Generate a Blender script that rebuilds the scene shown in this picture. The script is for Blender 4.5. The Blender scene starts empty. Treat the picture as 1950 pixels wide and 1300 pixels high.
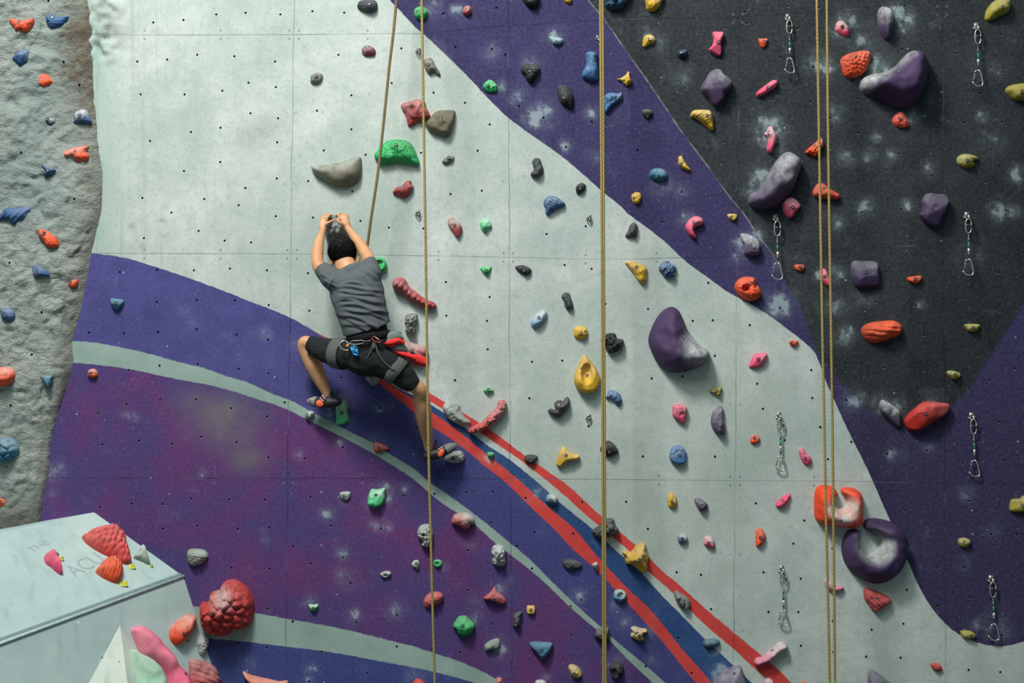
import bpy, bmesh, math, random
import numpy as np
from mathutils import Vector, Matrix, noise
from mathutils.geometry import delaunay_2d_cdt

# ---------------------------------------------------------------- camera, world, lights, exposure
S = 300.0      # photo pixels per metre on the wall plane
D = 10.0       # camera to wall
Z0 = 4.2       # height of the camera and of the frame centre
scn = bpy.context.scene
scn.view_settings.view_transform = 'Standard'
scn.view_settings.look = 'None'
scn.view_settings.gamma = 1.0
scn.view_settings.use_curve_mapping = False
scn.view_settings.exposure = 0.0
cam = bpy.data.cameras.new('camera')
cam.sensor_width = 36.0
cam.lens = 36.0 * D / (1950 / S)
cam.clip_end = 100
camo = bpy.data.objects.new('camera', cam)
camo.location = (0, -D, Z0)
camo.rotation_euler = (math.pi / 2, 0, 0)
scn.collection.objects.link(camo)
scn.camera = camo
world = bpy.data.worlds.new('hall_ambient')
world.use_nodes = True
world.node_tree.nodes['Background'].inputs[0].default_value = (0.74, 0.98, 1.0, 1)
world.node_tree.nodes['Background'].inputs[1].default_value = 0.22
scn.world = world

def area(name, loc, target, sx, sy, energy, col):
    l = bpy.data.lights.new(name, 'AREA')
    l.shape = 'RECTANGLE'
    l.size = sx
    l.size_y = sy
    l.energy = energy
    l.color = col
    o = bpy.data.objects.new(name, l)
    o.location = loc
    d = Vector(target) - Vector(loc)
    o.rotation_euler = d.to_track_quat('-Z', 'Y').to_euler()
    scn.collection.objects.link(o)
    return o
area('hall_lamp', (-2.6, -5.6, 11.6), (0.2, 0, 4.0), 1.7, 1.7, 1020, (1.0, 0.97, 0.945))
area('hall_lamp', (-1.5, -7.5, 10.5), (0.4, 0, 4.0), 5.0, 2.5, 300, (0.96, 1.0, 1.0))

# ---------------------------------------------------------------- helpers
rnd = random.Random(7)
COL = scn.collection

def srgb(r, g, b):
    f = lambda c: (c / 255 / 12.92) if c / 255 <= 0.04045 else ((c / 255 + 0.055) / 1.055) ** 2.4
    return (f(r), f(g), f(b), 1.0)

def P(px, py, d=0.0):
    t = (D - d) / D
    return Vector(((px - 975) / S * t, -d, Z0 + (650 - py) / S * t))

def ray_plane(px, py, p0, n):
    o = Vector((0, -D, Z0))
    v = P(px, py, 0) - o
    t = (p0 - o).dot(n) / v.dot(n)
    return o + v * t

def link(name, me, mat=None, parent=None):
    o = bpy.data.objects.new(name, me)
    COL.objects.link(o)
    if mat is not None and me is not None and len(me.materials) == 0:
        me.materials.append(mat)
    if parent is not None:
        o.parent = parent
    return o

def empty(name, loc):
    o = bpy.data.objects.new(name, None)
    o.empty_display_size = 0.05
    o.location = loc
    COL.objects.link(o)
    return o

def tag(o, label=None, cat=None, group=None, kind=None):
    if label: o['label'] = label
    if cat: o['category'] = cat
    if group: o['group'] = group
    if kind: o['kind'] = kind
    return o

def mesh_from(name, verts, faces, smooth=True):
    me = bpy.data.meshes.new(name)
    me.from_pydata([tuple(v) for v in verts], [], faces)
    me.validate()
    if smooth:
        me.polygons.foreach_set('use_smooth', [True] * len(me.polygons))
    me.update()
    return me

class MB:
    """collects tubes, boxes and lofts of one part"""
    def __init__(s):
        s.v = []; s.f = []
    def add(s, vs, fs):
        b = len(s.v)
        s.v += [Vector(v) for v in vs]
        s.f += [tuple(b + i for i in f) for f in fs]
    def tube(s, pts, r, seg=8, closed=False, cap=True):
        pts = [Vector(p) for p in pts]
        n = len(pts)
        rr = r if isinstance(r, (list, tuple)) else [r] * n
        rings = []
        prev = None
        for i, p in enumerate(pts):
            a = pts[(i - 1) % n] if (closed or i > 0) else p
            c = pts[(i + 1) % n] if (closed or i < n - 1) else p
            t = (c - a)
            if t.length < 1e-9: t = Vector((0, 0, 1))
            t.normalize()
            if prev is None:
                u = t.cross(Vector((0, 1, 0)))
                if u.length < 0.1: u = t.cross(Vector((1, 0, 0)))
            else:
                u = prev - t * prev.dot(t)
            u.normalize()
            prev = u
            w = t.cross(u)
            rings.append([p + (u * math.cos(2 * math.pi * k / seg) + w * math.sin(2 * math.pi * k / seg)) * rr[i] for k in range(seg)])
        vs = [v for ring in rings for v in ring]
        fs = []
        m = n if closed else n - 1
        for i in range(m):
            for k in range(seg):
                j = (i + 1) % n
                fs.append((i * seg + k, i * seg + (k + 1) % seg, j * seg + (k + 1) % seg, j * seg + k))
        if not closed and cap:
            fs.append(tuple(reversed(range(seg))))
            fs.append(tuple((n - 1) * seg + k for k in range(seg)))
        s.add(vs, fs)
    def box(s, c, size, rot=None):
        c = Vector(c)
        R = rot if rot is not None else Matrix.Identity(3)
        vs = [c + R @ Vector((x * size[0] / 2, y * size[1] / 2, z * size[2] / 2)) for x in (-1, 1) for y in (-1, 1) for z in (-1, 1)]
        s.add(vs, [(0, 1, 3, 2), (4, 6, 7, 5), (0, 4, 5, 1), (2, 3, 7, 6), (0, 2, 6, 4), (1, 5, 7, 3)])
    def ball(s, c, rx, ry, rz, seg=16, rings=10, rot=None):
        c = Vector(c)
        R = rot if rot is not None else Matrix.Identity(3)
        vs = [c + R @ Vector((0, 0, rz))]
        for i in range(1, rings):
            th = math.pi * i / rings
            for k in range(seg):
                ph = 2 * math.pi * k / seg
                vs.append(c + R @ Vector((rx * math.sin(th) * math.cos(ph), ry * math.sin(th) * math.sin(ph), rz * math.cos(th))))
        vs.append(c + R @ Vector((0, 0, -rz)))
        fs = [(0, 1 + k, 1 + (k + 1) % seg) for k in range(seg)]
        for i in range(rings - 2):
            for k in range(seg):
                a = 1 + i * seg
                fs.append((a + k, a + seg + k, a + seg + (k + 1) % seg, a + (k + 1) % seg))
        e = len(vs) - 1
        a = 1 + (rings - 2) * seg
        fs += [(a + (k + 1) % seg, a + k, e) for k in range(seg)]
        s.add(vs, fs)
    def loft(s, pts, seg=24, caps='round', flat_end=False):
        """pts: (Vector, rx, ry); rx across the picture, ry in depth; Catmull-Rom between"""
        P_ = [p[0] for p in pts]
        A = [p[1] for p in pts]; B = [p[2] for p in pts]
        def cr(a, b, c, d, t):
            return 0.5 * ((2 * b) + (c - a) * t + (2 * a - 5 * b + 4 * c - d) * t * t + (3 * b - a - 3 * c + d) * t ** 3)
        Q = []
        n = len(pts)
        for i in range(n - 1):
            i0, i1, i2, i3 = max(i - 1, 0), i, i + 1, min(i + 2, n - 1)
            for k in range(6):
                t = k / 6
                Q.append((cr(P_[i0], P_[i1], P_[i2], P_[i3], t), max(1e-4, cr(A[i0], A[i1], A[i2], A[i3], t)), max(1e-4, cr(B[i0], B[i1], B[i2], B[i3], t))))
        Q.append((P_[-1], A[-1], B[-1]))
        # round caps
        def capring(q, dirv):
            out = []
            for th in (30, 55, 75, 86):
                a = math.radians(th)
                out.append((q[0] + dirv * (math.sin(a) * min(q[1], q[2])), q[1] * math.cos(a), q[2] * math.cos(a)))
            return out
        t0 = (Q[0][0] - Q[1][0]).normalized(); t1 = (Q[-1][0] - Q[-2][0]).normalized()
        pre = list(reversed(capring(Q[0], t0)))
        post = [] if flat_end else capring(Q[-1], t1)
        Q = pre + Q + post
        rings = []
        m = len(Q)
        for i, (p, a, b) in enumerate(Q):
            t = Q[min(i + 1, m - 1)][0] - Q[max(i - 1, 0)][0]
            if t.length < 1e-9: t = Vector((0, 0, 1))
            t.normalize()
            u = t.cross(Vector((0, 1, 0)))
            if u.length < 0.15: u = Vector((1, 0, 0)) - t * t.x
            u.normalize()
            w = t.cross(u).normalized()
            rings.append([p + u * a * math.cos(2 * math.pi * k / seg) + w * b * math.sin(2 * math.pi * k / seg) for k in range(seg)])
        vs = [v for r in rings for v in r]
        fs = []
        for i in range(m - 1):
            for k in range(seg):
                fs.append((i * seg + k, i * seg + (k + 1) % seg, (i + 1) * seg + (k + 1) % seg, (i + 1) * seg + k))
        fs.append(tuple(reversed(range(seg))))
        fs.append(tuple((m - 1) * seg + k for k in range(seg)))
        s.add(vs, fs)
    def mesh(s, name, smooth=True):
        me = mesh_from(name, s.v, s.f, smooth)
        bm = bmesh.new(); bm.from_mesh(me)
        bmesh.ops.recalc_face_normals(bm, faces=bm.faces)
        bm.to_mesh(me); bm.free()
        if smooth:
            me.polygons.foreach_set('use_smooth', [True] * len(me.polygons))
        return me
    def build(s, name, mat, parent=None, smooth=True):
        return link(name, s.mesh(name, smooth), mat, parent)

def sm(pts, n=6, closed=False):
    P_ = [Vector(p) for p in pts]; m = len(P_); out = []
    for i in range(m if closed else m - 1):
        if closed: a, b, c, d = P_[i - 1], P_[i], P_[(i + 1) % m], P_[(i + 2) % m]
        else: a, b, c, d = P_[max(i - 1, 0)], P_[i], P_[i + 1], P_[min(i + 2, m - 1)]
        for k in range(n):
            t = k / n
            out.append(0.5 * ((2 * b) + (c - a) * t + (2 * a - 5 * b + 4 * c - d) * t * t + (3 * b - a - 3 * c + d) * t ** 3))
    if not closed: out.append(P_[-1])
    return out

def remeshed(name, mb, voxel, smooth_it=6, disp=None):
    """one continuous surface out of overlapping closed lofts"""
    me = mb.mesh(name + '_raw')
    o = bpy.data.objects.new(name + '_tmp', me)
    COL.objects.link(o)
    m = o.modifiers.new('r', 'REMESH'); m.mode = 'VOXEL'; m.voxel_size = voxel; m.use_smooth_shade = True
    m = o.modifiers.new('s', 'SMOOTH'); m.factor = 0.5; m.iterations = smooth_it
    dg = bpy.context.evaluated_depsgraph_get()
    out = bpy.data.meshes.new_from_object(o.evaluated_get(dg))
    bpy.data.objects.remove(o); bpy.data.meshes.remove(me)
    out.name = name
    if disp:
        n = len(out.vertices)
        co = np.empty(n * 3); out.vertices.foreach_get('co', co); co = co.reshape(-1, 3)
        no = np.array([v.normal[:] for v in out.vertices])
        co = co + no * disp(co)[:, None]
        out.vertices.foreach_set('co', co.ravel())
    out.polygons.foreach_set('use_smooth', [True] * len(out.polygons))
    out.update()
    return out

# ---------------------------------------------------------------- materials
class NT:
    def __init__(s, name):
        s.m = bpy.data.materials.new(name); s.m.use_nodes = True
        s.t = s.m.node_tree; s.n = s.t.nodes; s.b = s.n['Principled BSDF']
    def node(s, ty, **kw):
        x = s.n.new(ty)
        for k, v in kw.items(): setattr(x, k, v)
        return x
    def lk(s, a, b): s.t.links.new(a, b)
    def put(s, inp, v):
        if hasattr(v, 'is_linked') or isinstance(v, bpy.types.NodeSocket): s.lk(v, inp)
        else: inp.default_value = v
    def math(s, op, a, b=None, clamp=False):
        x = s.node('ShaderNodeMath', operation=op); x.use_clamp = clamp
        s.put(x.inputs[0], a)
        if b is not None: s.put(x.inputs[1], b)
        return x.outputs[0]
    def mix(s, f, a, b):
        x = s.node('ShaderNodeMix', data_type='RGBA')
        s.put(x.inputs[0], f); s.put(x.inputs[6], a); s.put(x.inputs[7], b)
        return x.outputs[2]
    def ramp(s, v, lo, hi, a=0.0, b=1.0):
        x = s.node('ShaderNodeMapRange'); x.clamp = True
        s.put(x.inputs[0], v)
        for i, q in ((1, lo), (2, hi), (3, a), (4, b)): x.inputs[i].default_value = q
        return x.outputs[0]
    def noise(s, vec, scale, detail=4, rough=0.55, dist=0.0):
        x = s.node('ShaderNodeTexNoise'); x.inputs['Scale'].default_value = scale
        x.inputs['Detail'].default_value = detail; x.inputs['Roughness'].default_value = rough
        x.inputs['Distortion'].default_value = dist
        if vec is not None: s.lk(vec, x.inputs['Vector'])
        return x.outputs[0]
    def bump(s, h, strength=0.3, dist=0.01):
        x = s.node('ShaderNodeBump'); x.inputs['Strength'].default_value = strength
        x.inputs['Distance'].default_value = dist
        s.lk(h, x.inputs['Height']); s.lk(x.outputs[0], s.b.inputs['Normal'])
    def scale(s, vec, v):
        x = s.node('ShaderNodeMapping'); x.inputs['Scale'].default_value = v
        s.lk(vec, x.inputs[0]); return x.outputs[0]
    def obj(s): return s.node('ShaderNodeTexCoord').outputs['Object']

def simple(name, col, rough=0.6, metal=0.0, nscale=40, namt=0.15, bump=0.0, spec=0.5):
    t = NT(name)
    v = t.obj()
    n = t.noise(v, nscale)
    f = t.ramp(n, 0.3, 0.7, 1 - namt, 1 + namt)
    x = t.node('ShaderNodeVectorMath', operation='SCALE')
    x.inputs[0].default_value = col[:3]; t.lk(f, x.inputs['Scale'])
    t.lk(x.outputs[0], t.b.inputs['Base Color'])
    t.b.inputs['Roughness'].default_value = rough
    t.b.inputs['Metallic'].default_value = metal
    t.b.inputs['Specular IOR Level'].default_value = spec
    if bump: t.bump(n, bump, 0.003)
    return t.m

M = {}
M['steel'] = simple('brushed_steel', srgb(190, 192, 185), 0.35, 0.85, 60, 0.2)
M['dsteel'] = simple('dull_steel', srgb(120, 125, 122), 0.45, 0.8, 60, 0.2)
M['black'] = simple('black_plastic', srgb(20, 20, 22), 0.6)
M['rope'] = None
M['green_sleeve'] = simple('green_sleeve', srgb(20, 120, 90), 0.5)
M['white_tag'] = simple('white_tag', srgb(215, 220, 205), 0.6)
M['skin'] = None

def hold_material():
    t = NT('climbing_hold_resin')
    oi = t.node('ShaderNodeObjectInfo')
    v = t.obj()
    n1 = t.noise(v, 14, 5, 0.6)
    n2 = t.noise(v, 90, 3, 0.6)
    at = t.node('ShaderNodeAttribute', attribute_name='chalk')
    f0 = t.math('MULTIPLY', at.outputs['Fac'], t.ramp(n1, 0.28, 0.62, 0.25, 1.25))
    f1 = t.math('MULTIPLY', f0, t.ramp(n2, 0.25, 0.7, 0.6, 1.15), clamp=True)
    dark = t.node('ShaderNodeVectorMath', operation='SCALE')
    t.lk(oi.outputs['Color'], dark.inputs[0]); t.lk(t.ramp(n1, 0.3, 0.7, 0.82, 1.12), dark.inputs['Scale'])
    c = t.mix(f1, dark.outputs[0], srgb(190, 196, 190))
    # speckled holds
    sp = t.node('ShaderNodeAttribute', attribute_name='speckle')
    vo = t.node('ShaderNodeTexVoronoi'); vo.inputs['Scale'].default_value = 85; t.lk(v, vo.inputs['Vector'])
    spot = t.math('MULTIPLY', t.ramp(vo.outputs['Distance'], 0.30, 0.38, 1, 0), sp.outputs['Fac'])
    c = t.mix(spot, c, srgb(20, 60, 40))
    t.lk(c, t.b.inputs['Base Color'])
    t.b.inputs['Roughness'].default_value = 0.72
    t.b.inputs['Specular IOR Level'].default_value = 0.35
    t.bump(t.noise(v, 130, 4, 0.6), 0.25, 0.003)
    return t.m
M['hold'] = hold_material()
M['boltm'] = simple('zinc_bolt', srgb(140, 145, 140), 0.5, 0.3, 60, 0.1)
M['pocket'] = simple('black_bolt_pocket', srgb(6, 6, 7), 1.0, 0, 40, 0.1, 0, 0.05)

def rope_material():
    t = NT('ochre_rope')
    v = t.obj()
    w = t.node('ShaderNodeTexWave'); w.inputs['Scale'].default_value = 26; w.inputs['Distortion'].default_value = 1.5
    w.bands_direction = 'DIAGONAL'; t.lk(v, w.inputs['Vector'])
    n = t.noise(v, 30)
    c = t.mix(w.outputs[1], srgb(134, 118, 62), srgb(160, 142, 80))
    c = t.mix(t.ramp(n, 0.55, 0.75, 0, 0.35), c, srgb(75, 62, 32))
    t.lk(c, t.b.inputs['Base Color']); t.b.inputs['Roughness'].default_value = 0.8
    t.bump(w.outputs[1], 0.4, 0.002)
    return t.m
M['rope'] = rope_material()
M['rope_dark'] = simple('olive_rope', srgb(112, 98, 58), 0.8, 0, 120, 0.4, 0.4)

# ---------------------------------------------------------------- the painted wall
CUR = {
 'A': [(-300,420),(100,470),(178,483),(230,490),(300,510),(345,525),(390,541),(435,558),(480,576),(520,591),(560,609),(600,632),(650,655),(700,683),(760,713),(816,747),(870,779),(932,817),(1001,868),(1046,899),(1085,927),(1131,970),(1180,1012),(1211,1038),(1236,1061),(1256,1082),(1292,1112),(1345,1160),(1388,1196),(1447,1245),(1485,1277),(1505,1298),(1700,1480),(2250,2000)],
 'B': [(-300,420),(100,470),(178,483),(230,490),(300,510),(345,525),(390,541),(435,558),(480,576),(520,591),(560,609),(600,632),(650,662),(700,697),(760,735),(790,750),(817,763),(841,777),(870,793),(899,812),(917,825),(958,853),(998,881),(1034,909),(1085,952),(1112,977),(1170,1025),(1195,1046),(1233,1087),(1272,1120),(1312,1160),(1358,1203),(1398,1236),(1436,1272),(1467,1298),(1700,1510),(2250,2000)],
 'C': [(-300,420),(100,470),(178,483),(230,490),(300,510),(345,525),(390,541),(435,558),(480,576),(520,591),(560,609),(600,632),(650,663),(700,699),(760,739),(790,754),(818,769),(846,787),(889,817),(932,850),(968,873),(1003,901),(1034,927),(1064,955),(1095,980),(1133,1011),(1180,1054),(1223,1092),(1259,1132),(1297,1170),(1337,1211),(1381,1252),(1429,1297),(1700,1540),(2250,2050)],
 'D': [(-300,420),(100,470),(178,483),(230,490),(300,510),(345,525),(390,541),(435,558),(480,576),(520,591),(560,609),(600,632),(650,664),(700,700),(760,742),(790,762),(821,784),(848,802),(889,833),(922,861),(958,889),(991,916),(1026,949),(1059,977),(1097,1010),(1135,1056),(1178,1102),(1195,1120),(1236,1158),(1272,1201),(1302,1239),(1332,1272),(1355,1299),(1600,1560),(2250,2200)],
 'E': [(-300,420),(100,470),(178,483),(230,490),(300,510),(345,525),(390,541),(435,558),(480,576),(520,591),(560,609),(600,632),(650,666),(690,702),(723,731),(755,757),(790,786),(825,814),(843,825),(887,856),(922,886),(958,914),(988,942),(1016,970),(1054,1006),(1090,1044),(1135,1084),(1171,1122),(1195,1148),(1236,1193),(1272,1234),(1302,1272),(1325,1299),(1600,1620),(2250,2400)],
 'F': [(-300,640),(100,650),(170,651),(223,660),(279,672),(355,693),(390,701),(428,715),(474,729),(517,749),(557,764),(593,784),(631,802),(669,823),(710,843),(745,866),(790,894),(813,914),(846,937),(881,962),(922,993),(968,1031),(1008,1064),(1049,1105),(1090,1145),(1138,1188),(1180,1226),(1218,1257),(1264,1297),(1500,1520),(2250,2300)],
 'G': [(-300,690),(145,691),(190,695),(223,699),(292,712),(355,725),(390,731),(441,744),(497,762),(542,777),(580,796),(618,815),(664,838),(707,861),(745,884),(786,911),(805,927),(838,955),(869,975),(904,998),(942,1033),(983,1064),(1024,1097),(1049,1120),(1085,1155),(1133,1196),(1158,1216),(1180,1239),(1208,1267),(1241,1298),(1500,1560),(2250,2350)],
 'H': [(-300,1130),(300,1150),(430,1160),(486,1167),(547,1178),(606,1188),(669,1201),(745,1220),(790,1231),(828,1244),(869,1257),(922,1280),(953,1297),(1200,1420),(2250,2400)],
 'I': [(-300,1200),(300,1208),(398,1215),(492,1224),(547,1231),(606,1238),(669,1248),(720,1258),(790,1271),(823,1278),(856,1286),(899,1298),(1200,1400),(2250,2500)],
 'J': [(-300,-690),(300,-430),(650,-95),(742,0),(765,24),(790,51),(808,66),(843,99),(892,147),(937,195),(965,222),(1008,254),(1067,296),(1107,329),(1143,361),(1180,391),(1195,406),(1226,429),(1256,452),(1282,475),(1299,492),(1343,525),(1393,560),(1424,576),(1462,599),(1500,627),(1538,657),(1551,670),(1561,692),(1572,724),(1588,760),(1613,815),(1652,894),(1690,980),(1725,1059),(1753,1122),(1773,1155),(1804,1191),(1829,1209),(1865,1224),(1905,1230),(1950,1221),(2050,1180),(2250,1050)],
 'K': [(-300,-2000),(1000,-180),(1060,-90),(1120,0),(1150,36),(1180,79),(1208,119),(1244,170),(1297,249),(1327,289),(1358,330),(1388,373),(1414,404),(1444,449),(1470,482),(1500,541),(1525,584),(1551,660),(1575,696),(1596,721),(1626,752),(1662,785),(1702,811),(1718,817),(1740,814),(1766,805),(1804,777),(1834,752),(1867,706),(1885,676),(1903,650),(1931,609),(1950,574),(2050,420),(2250,200)],
 'H1': [(-300,66),(560,66),(780,64),(808,64),(900,54),(1030,46),(1140,38),(1400,33),(1570,22),(1700,10),(1950,-12),(2250,-40)],
 'H2': [(-300,483),(560,484),(800,487),(968,490),(1170,494),(1299,491),(1415,490),(1480,485),(1583,478),(1700,470),(1794,464),(1905,454),(1950,452),(2250,445)],
 'H3': [(-300,909),(550,911),(780,911),(1180,913),(1400,915),(1650,917),(1950,922),(2250,925)],
}
def curve_at(name, x):
    c = CUR[name]
    return np.interp(x, [p[0] for p in c], [p[1] for p in c])

def smooth_curve(pts, n=3):
    return pts

_kx = np.linspace(1000, 2500, 220)
_ky = curve_at('K', _kx)
def bulge(px, py):
    """how far the charcoal overhang stands out of the wall (metres)"""
    px = np.atleast_1d(np.asarray(px, float)); py = np.atleast_1d(np.asarray(py, float))
    out = np.zeros(px.shape)
    ins = (px > 1000) & (py < curve_at('K', px))
    if ins.any():
        x = px[ins]; y = py[ins]
        d = np.full(x.shape, 1e9)
        for i in range(len(_kx)):
            d = np.minimum(d, (x - _kx[i]) ** 2 + (y - _ky[i]) ** 2)
        d = np.sqrt(d) / S
        out[ins] = 0.30 * (1 - np.exp(-d * 0.24 / 0.30))
    return out

def wall_point(px, py, h=0.0):
    d = float(bulge(px, py)[0])
    return P(px, py, d + h)

def cr(name):
    return {'a1': (0, 0), 'a2': (0, 330), 'a3': (0, 650), 'a4': (0, 970), 'b1': (390, 0), 'b2': (390, 330), 'b3': (390, 650), 'b4': (390, 970),
            'c1': (780, 0), 'c2': (780, 330), 'c3': (780, 650), 'c4': (780, 970), 'd1': (1170, 0), 'd2': (1170, 330), 'd3': (1170, 650), 'd4': (1170, 970),
            'e1': (1550, 0), 'e2': (1550, 330), 'e3': (1550, 650), 'e4': (1550, 970), 'p': (0, 0)}[name]
def topx(c, u, v):
    ox, oy = cr(c)
    k = 1.0 if c == 'p' else 3.94
    return ox + u / k, oy + v / k

CHALK = [(1025,222,24,1.1),(1040,212,14,.9),(1012,232,14,.8),(985,183,15,.8),(940,98,15,.6),(870,20,14,.8),(822,14,20,.5),(955,165,10,.7),(1125,215,14,.6),(1010,122,18,.5),(1078,280,12,.6),(1135,298,12,.5),(1055,68,16,.6),
 (1230,62,18,.4),(1255,80,16,.45),(1720,40,22,1),(1712,25,16,.8),(1615,38,18,.9),(1598,62,18,.7),(1640,85,30,.5),(1668,130,26,.8),(1560,120,20,.9),(1572,130,18,.8),(1690,140,16,.8),(1590,215,20,.5),(1668,262,10,.8),(1610,300,16,.7),(1655,295,14,.7),(1700,295,12,.6),(1733,222,14,.8),
 (1870,220,14,.6),(1770,318,16,.5),(1885,270,30,.3),(1935,332,18,.8),(1900,400,16,.9),(1928,402,14,.9),(1730,390,14,.7),(1648,392,16,.8),(1595,425,14,.6),(1597,520,14,1),(1560,525,10,.9),(1592,580,16,.7),(1465,250,26,1.1),(1452,262,18,.8),(1483,285,14,.6),(1448,340,22,.8),(1440,355,16,.8),(1430,365,14,.6),(1300,148,18,.4),
 (1262,355,18,.5),(1298,364,14,.6),(1415,462,20,.9),(1440,448,14,.9),(1308,418,14,1),(1485,580,24,1.1),(1478,592,14,.8),(1405,490,14,.5),(1610,638,18,.7),(1755,580,8,.8),(1622,762,20,.7),(1640,755,14,.6),(1676,768,20,.7),(1712,775,16,.8),(1775,760,14,.6),(1700,866,14,.6),(1765,852,12,.4),(1840,940,16,.4),(1655,572,12,.6),(1632,570,14,.3),
 (735,930,16,.6),(712,958,14,.6),(740,948,14,.6),(568,865,9,.9),(621,978,12,.9),(712,1000,12,.7),(738,1002,10,.7),(652,1052,14,.6),(656,1097,18,.6),(505,1028,8,.5),(675,1172,14,.7),(755,1162,18,.6),(590,1145,12,.5),(590,1272,12,.7),(586,1293,12,.5),(785,1285,14,.7),(722,1222,10,.4),(473,1262,14,.4),(500,1010,8,.3),
 (505,636,14,.6),(560,655,12,.3),(656,770,22,.7),(632,790,16,.7),(668,800,12,.6),(722,774,14,.6),(740,772,10,.5),(646,842,12,.5),(710,842,14,.4),(728,838,10,.4),(770,930,10,.5),(895,1035,14,.3),(905,1145,12,.5),(955,1122,14,.5),(905,1172,12,.5),(950,1235,16,.7),(900,1180,12,.5),(1100,1135,14,.7),(1112,1128,10,.6),(845,1080,10,.4),
 (1190,1185,16,.6),(1235,1205,12,.5),(1240,1258,12,.6),(1178,1262,12,.5),(1160,1265,8,.6),(1175,1155,12,.7),(1360,1242,10,.6),(1372,1278,18,.8),(1362,1295,14,.6),(930,872,12,.8),(1020,935,14,.5),(1045,945,14,.5),(1005,950,10,.4),(822,1272,18,.3),(800,1290,14,.5),(1095,1280,12,.5),(1040,1290,10,.5),(880,850,10,.4),
 (1858,128,40,.18),(1900,132,18,.3),(1843,492,30,.25),(1860,490,16,.35),(1500,300,14,.3),(1478,500,20,.25),(1895,1190,30,.35),(1860,1187,14,.5),(1915,1205,18,.4),(1730,1045,10,.6),(1838,1075,14,.25),(1890,1010,16,.25),(350,590,12,.35),(362,615,8,.5),(240,790,10,.4),(258,795,7,.7),(385,900,9,.4),(385,905,5,.8),
 (108,895,14,.9),(100,900,18,.5),(98,940,10,.4),(655,955,8,.5),(1520,490,10,.3)]
DIRT = [(430,790,60,.95),(395,800,50,.7),(470,870,40,.6),(440,822,55,.7),(370,765,40,.5),(500,250,34,.5),(475,265,30,.4),(215,60,34,.5),(195,25,28,.5),(205,20,24,.6),(300,60,8,.4),
 (310,420,6,.8),(312,450,5,.8),(250,430,8,.6),(270,470,8,.5),(1690,1200,40,.18),(750,1290,1,0)]

def build_wall():
    xs = list(np.arange(-900, -60, 60)) + list(np.arange(-60, 2011, 5)) + list(np.arange(2060, 2800, 60))
    ys = list(np.arange(-480, -60, 50)) + list(np.arange(-60, 1361, 5)) + list(np.arange(1400, 1911, 60))
    xs = np.array(xs, float); ys = np.array(ys, float)
    X, Y = np.meshgrid(xs, ys)
    d = bulge(X.ravel(), Y.ravel()).reshape(X.shape)
    t = (D - d) / D
    V = np.stack([(X - 975) / S * t, -d, (650 - Y) / S * t], -1).reshape(-1, 3)
    # rough plaster patch next to the rock
    nx, ny = len(xs), len(ys)
    for j in range(ny):
        for i in range(nx):
            x, y = xs[i], ys[j]
            if 150 < x < 260 and -100 < y < 130:
                k = max(0, 1 - abs(x - 200) / 42) * max(0, min(1, (125 - y) / 30))
                if k > 0:
                    V[j * nx + i, 1] -= k * (0.016 + 0.06 * noise.fractal(Vector((x * .05, y * .05, 3)), 1.0, 2.0, 4))
    faces = [(j * nx + i, (j + 1) * nx + i, (j + 1) * nx + i + 1, j * nx + i + 1) for j in range(ny - 1) for i in range(nx - 1)]
    me = mesh_from('wall_back', V, faces)
    uv = me.uv_layers.new(name='layout')
    li = np.empty(len(me.loops), int); me.loops.foreach_get('vertex_index', li)
    uvv = np.stack([X.ravel() / 1000.0, Y.ravel() / 1000.0], -1)[li]
    uv.data.foreach_set('uv', uvv.ravel())
    for nm, lst in (('chalk', CHALK), ('dirt', DIRT)):
        a = np.zeros(X.size)
        xr, yr = X.ravel(), Y.ravel()
        for (x, y, r, s_) in lst:
            q = ((xr - x) ** 2 + ((yr - y) / (1.0 if nm == 'chalk' else .7)) ** 2) / (r * r)
            if nm == 'chalk':
                for i in np.nonzero(q < 5)[0]:
                    w1 = noise.noise(Vector((xr[i] * .035, yr[i] * .035, x * .1))); w2 = noise.fractal(Vector((xr[i] * .07, yr[i] * .05, y * .1)), 0.7, 2.2, 4)
                    q[i] = max(0, q[i] * (1 + 0.9 * w1)) - 0.55 * w1 - 0.9 * w2 + 0.15
                q = np.maximum(q, -0.3)
            a = np.maximum(a, np.minimum(s_ * np.exp(-q), 1.3))
        at = me.attributes.new(nm, 'FLOAT', 'POINT')
        at.data.foreach_set('value', a.astype(np.float32))
    o = link('wall_back', me, None)
    o.location = (0, 0, Z0)
    tag(o, kind='structure')
    return o

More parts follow.
